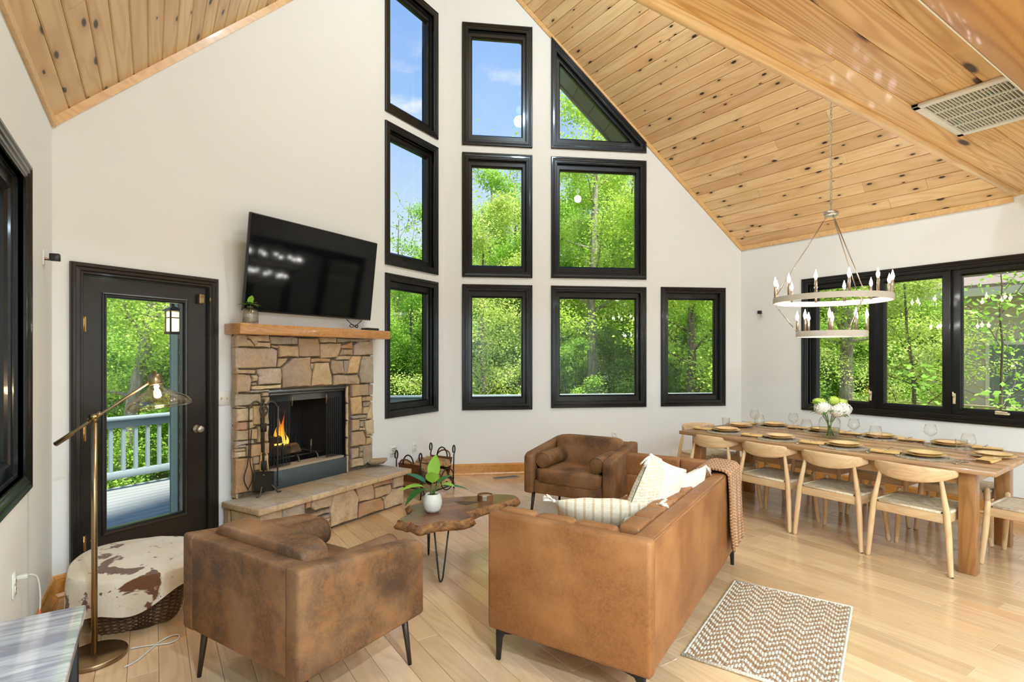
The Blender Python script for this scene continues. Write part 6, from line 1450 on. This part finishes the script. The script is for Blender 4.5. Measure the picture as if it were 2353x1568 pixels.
for a, b in ((-1, -1), (-1, 1), (1, -1), (1, 1)):
    mb = MB(); mb.bb((lx + a * .036 - .005, ly + b * .036 - .005, lz - .065), (lx + a * .036 + .005, ly + b * .036 + .005, lz + .115), FA); part('corner_post', mb, 'lantern_metal', lt, world=True)
mb = MB(); mb.bb((lx - .045, ly - .045, lz - .075), (lx + .045, ly + .045, lz - .055), FA); mb.bb((lx - .042, ly - .042, lz + .055), (lx + .042, ly + .042, lz + .064), FA); part('base', mb, 'lantern_metal', lt, world=True)
mb = MB(); mb.bb((lx + .03, ly - .02, lz + .09), (S0_ + .01, ly + .02, lz + .12), FA); mb.bb((S0_ - .012, ly - .04, lz + .0), (S0_ + .005, ly + .04, lz + .18), FA); part('bracket', mb, 'lantern_metal', lt, world=True)
# ---------------------------------------------------------------- neighbour house beyond the dining window
HX, HY = 16.5, 5.2
nh = thing('neighbour_house', 'pale sided neighbour house with shingle roof beyond the dining window', 'house', (HX + 3, HY, -1.6))
hy0, hy1, hz0, hz1 = -4.5, 5.2, -1.6, 3.1
mb = MB(); mb.bb((HX, hy0, hz0), (HX + 7, hy1, hz1)); part('wall', mb, 'house_siding', nh, world=True)
for i in range(22):
    mb = MB(); z = hz0 + i * .22; mb.add([(HX, y, z_) for y in (hy0, hy1) for z_ in (z, z + .22)] + [(HX - .03, y, z) for y in (hy0, hy1)], [(4, 1, 3, 5), (4, 5, 2, 0)]); part('siding_board', mb, 'house_siding', nh, world=True)
for y in (hy1 - .02, hy0):
    mb = MB(); mb.bb((HX - .05, y - .12, hz0), (HX + .1, y + .06, hz1)); part('corner_board', mb, 'house_trim', nh, world=True)
mb = MB(); vv = [(HX - .5, hy0 - .4, hz1 - .05), (HX - .5, hy1 + .4, hz1 - .05), (HX + 3.5, hy1 + .4, hz1 + 3.2), (HX + 3.5, hy0 - .4, hz1 + 3.2)]
mb.add(vv + [(x, y, z + .12) for x, y, z in vv], [(0, 1, 2, 3), (7, 6, 5, 4), (0, 4, 5, 1), (1, 5, 6, 2), (2, 6, 7, 3), (3, 7, 4, 0)]); part('roof', mb, 'roof_shingle', nh, world=True)
for i in range(12):
    mb = MB(); f0, f1 = i / 12, (i + 1) / 12; x0_, x1_ = HX - .5 + 4 * f0, HX - .5 + 4 * f1; z0_, z1_ = hz1 + .07 + 3.25 * f0, hz1 + .07 + 3.25 * f1
    mb.add([(x0_ - .02, hy0 - .4, z0_ + .03), (x0_ - .02, hy1 + .4, z0_ + .03), (x1_, hy1 + .4, z1_ + .01), (x1_, hy0 - .4, z1_ + .01), (x0_ - .02, hy0 - .4, z0_), (x0_ - .02, hy1 + .4, z0_)], [(0, 1, 2, 3), (0, 4, 5, 1)]); part('shingle_course', mb, 'roof_shingle', nh, world=True)
mb = MB(); mb.bb((HX - .56, hy0 - .4, hz1 - .16), (HX - .44, hy1 + .45, hz1 + .02)); part('gutter', mb, 'house_trim', nh, world=True)
for y in (3.9, 1.2):
    mb = MB(); mb.bb((HX - .05, y - .55, .1), (HX, y + .55, 1.9)); wo_ = part('window_frame', mb, 'house_trim', nh, world=True)
    mb = MB(); mb.bb((HX - .06, y - .47, .2), (HX - .045, y + .47, 1.8)); part('window_pane', mb, 'house_glass', wo_, world=True)
nd = thing('neighbour_deck_railing', 'tan wooden deck railing in front of the neighbour house', 'railing', (HX - 1.8, HY, -1.6))
for z, h_ in ((.45, .07), (-.35, .08)):
    mb = MB(); mb.bb((HX - 1.85, -3, z - h_ / 2), (HX - 1.75, 7.5, z + h_ / 2)); part('rail', mb, 'deck_tan', nd, world=True)
for i in range(70):
    mb = MB(); y = -3 + i * .15; mb.bb((HX - 1.82, y - .02, -.35), (HX - 1.78, y + .02, .45)); part('baluster', mb, 'deck_tan', nd, world=True)
mb = MB(); mb.bb((HX - 1.9, -3, -.6), (HX, 7.5, -.5)); part('deck_floor', mb, 'deck_tan', nd, world=True)
# ---------------------------------------------------------------- trees
def branch_path(p, d, L_, n, wig, q):
    pts_ = [Vector(p)]; d = Vector(d).normalized()
    for i in range(n):
        d = (d + Vector((q.uniform(-wig, wig), q.uniform(-wig, wig), q.uniform(-wig * .4, wig * .7)))).normalized(); pts_.append(pts_[-1] + d * (L_ / n))
    return pts_
def make_tree(seed, H, r0, leafmat, nleaf, lsize, bark='tree_bark', lean=(0, 0), first=.25, spread=.34, wood_n=14, fork=False):
    q = random.Random(seed); tk = MB(); lf_ = MB()
    tr = [Vector((0, 0, -1.0))]; n_ = 9
    for i in range(1, n_ + 1):
        f = i / n_; tr.append(Vector((lean[0] * H * f ** 1.3 + q.uniform(-.05, .05) * H * .1, lean[1] * H * f ** 1.3 + q.uniform(-.05, .05) * H * .1, H * f)))
    tk.tube(tr, [r0 * (1.25 if i == 0 else (1 - .82 * i / n_)) for i in range(n_ + 1)], 10)
    tips = []
    def along(f):
        x = f * n_; i = min(int(x), n_ - 1); return tr[i].lerp(tr[i + 1], x - i)
    for b in range(wood_n):
        f = first + (1 - first) * (b + q.random()) / wood_n; p = along(f); a = b * 2.4 + q.uniform(-.4, .4); up = q.uniform(.25, .9)
        L_ = H * spread * (1.15 - .65 * f) * q.uniform(.7, 1.15); bp = branch_path(p, (cos(a), sin(a), up), L_, 6, .28, q); rb = r0 * .36 * (1.1 - f)
        tk.tube(bp, [max(.008, rb * (1 - .85 * i / 6)) for i in range(7)], 6, cap=False); tips += bp[2:]
        for s_ in range(4):
            st = bp[q.randint(1, 5)]; a2 = a + q.uniform(-1.3, 1.3); sp = branch_path(st, (cos(a2), sin(a2), q.uniform(-.1, .7)), L_ * q.uniform(.3, .55), 4, .35, q)
            tk.tube(sp, [max(.005, rb * .35 * (1 - .8 * i / 4)) for i in range(5)], 4, cap=False); tips += sp[1:]
    vv = []; ff = []
    for i in range(nleaf):
        c = tips[q.randrange(len(tips))] + Vector((q.gauss(0, .30), q.gauss(0, .30), q.gauss(-.05, .22))) * (H / 12) ** .5
        s_ = lsize * q.uniform(.6, 1.25); a = Vector((q.gauss(0, 1), q.gauss(0, 1), q.gauss(-.3, .6))).normalized(); w_ = a.cross(Vector((q.gauss(0, .7), q.gauss(0, .7), 1))).normalized()
        b = len(vv); vv += [c, c + a * s_ * .5 + w_ * s_ * .32, c + a * s_, c + a * s_ * .5 - w_ * s_ * .32]; ff.append((b, b + 1, b + 2, b + 3))
    me_l = bpy.data.meshes.new('foliage'); me_l.from_pydata(vv, [], ff); me_l.materials.append(MATS[leafmat])
    return tk.mesh('trunk', bark), me_l
V1 = make_tree(1, 15, .24, 'tree_leaf_a', 46000, .125, spread=.30, first=.12, wood_n=18)
V2 = make_tree(2, 13, .16, 'tree_leaf_b', 42000, .12, spread=.34, first=.10, wood_n=18)
V3 = make_tree(3, 12, .13, 'tree_leaf_c', 26000, .115, lean=(.05, .02), spread=.36, first=.15, wood_n=16)
V4 = make_tree(4, 16, .30, 'tree_leaf_a', 26000, .125, bark='tree_bark_pale', lean=(.02, -.02), first=.28, spread=.30, wood_n=16)
V5 = make_tree(5, 10, .10, 'tree_leaf_b', 1500, .14, spread=.38, first=.2, wood_n=20)
V7 = make_tree(7, 6, .05, 'sapling_leaf', 1300, .15, spread=.5, first=.1, wood_n=16)
V6 = make_tree(6, 7, .09, 'undergrowth_leaf', 24000, .13, spread=.45, first=.05, wood_n=16)
VH = {id(V): h_ for V, h_ in ((V1, 15), (V2, 13), (V3, 12), (V4, 16), (V5, 10), (V6, 7), (V7, 6))}
def tree(V, px, dist, label, elev, rz=0., group=None, name='tree', tilt=0., jit=1.0):
    """elev: tangent of the elevation of the tree top seen from the room; its height follows from the distance"""
    p = at_depth(px, YH, dist); z = gh(p.x, p.y); sc = (elev * dist + CAMH - z) / (VH[id(V)] * 1.12) * jit
    t = thing(name, label, 'tree' if name == 'tree' else name, (p.x, p.y, z), group=group)
    t.matrix_basis = TR(p.x, p.y, z) @ RZ(rz) @ Matrix.Rotation(tilt, 4, 'Y') @ Matrix.Scale(sc, 4)
    put('trunk', V[0], t); put('foliage', V[1], t); return t
tree(V4, 1356, 15.0, 'tall thick trunked tree in the middle of the large gable window', .56, 1.0)
tree(V1, 1590, 13.0, 'rough barked tree seen through the small window right of the gable', .50, 2.0)
tree(V4, 1952, 11.5, 'broad grey trunk standing outside the left dining window pane', .62, 3.4)
tree(V4, 262, 9.6, 'pale leaning trunk outside the glass door', .58, .3, tilt=.10)
tree(V2, 945, 15.0, 'forked tree behind the lowest window beside the mantel', .20, 5.0)
tree(V5, 915, 20.0, 'nearly bare branching tree against the sky in the narrow window', .30, 1.2)
tree(V3, 1110, 13.5, 'slender tree at the left of the narrow gable window', .34, .7)
tree(V2, 1185, 17.0, 'dark stemmed tree at the right of the narrow gable window', .38, 2.6)
tree(V3, 1445, 17.0, 'slanting second trunk right behind the thick gable window tree', .42, 4.0, tilt=-.12)
tree(V5, 1130, 22.0, 'bare topped tree reaching into the upper narrow gable window', .44, 3.0)
tree(V3, 2110, 9.5, 'bright leafed young tree outside the middle dining pane', .26, 1.9)
tree(V7, 2300, 8.6, 'broad leafed sapling brushing the right dining pane', .24, .4)
tree(V6, 395, 10.4, 'leafy understory tree behind the deck railing by the door', .03, 2.2)
def emax(px): return .42 if px < 700 else (.17 if px < 930 else (.21 if px < 1010 else (.33 if px < 1250 else (.42 if px < 1500 else .5))))
q = random.Random(5)
for ring, (dist, step, vset) in enumerate(((19, 104, (V1, V2, V3)), (26, 120, (V2, V1, V2)), (36, 150, (V1, V2, V1)))):
    for px in range(120, 2700, step):
        w_ = px + q.uniform(-30, 30)
        if w_ > 2150 and ring == 0: continue
        tree(vset[(px // step) % 3], w_, dist * q.uniform(.9, 1.12), 'leafy spring tree in the dense woods behind the house', emax(w_) * q.uniform(.72, 1.0), q.uniform(0, 6), 'trees of the woods')
for px in range(100, 2140, 85):
    tree(V6, px + q.uniform(-30, 30), q.uniform(13.5, 17), 'low leafy shrub filling the woods below the trees', q.uniform(.02, .10), q.uniform(0, 6), 'shrubs of the woods', 'shrub')
for i in range(11):      # woods on the window side at the left
    x, y = -17 - 5 * q.random(), -9 + i * 2.6 + q.uniform(-.6, .6); V = (V1, V2, V3)[i % 3]
    t = thing('tree', 'leafy spring tree in the woods beyond the left wall window', 'tree', (x, y, gh(x, y)), group='trees beside the left wall')
    t.matrix_basis = TR(x, y, gh(x, y)) @ RZ(q.uniform(0, 6)) @ Matrix.Scale(q.uniform(.6, .8), 4); put('trunk', V[0], t); put('foliage', V[1], t)
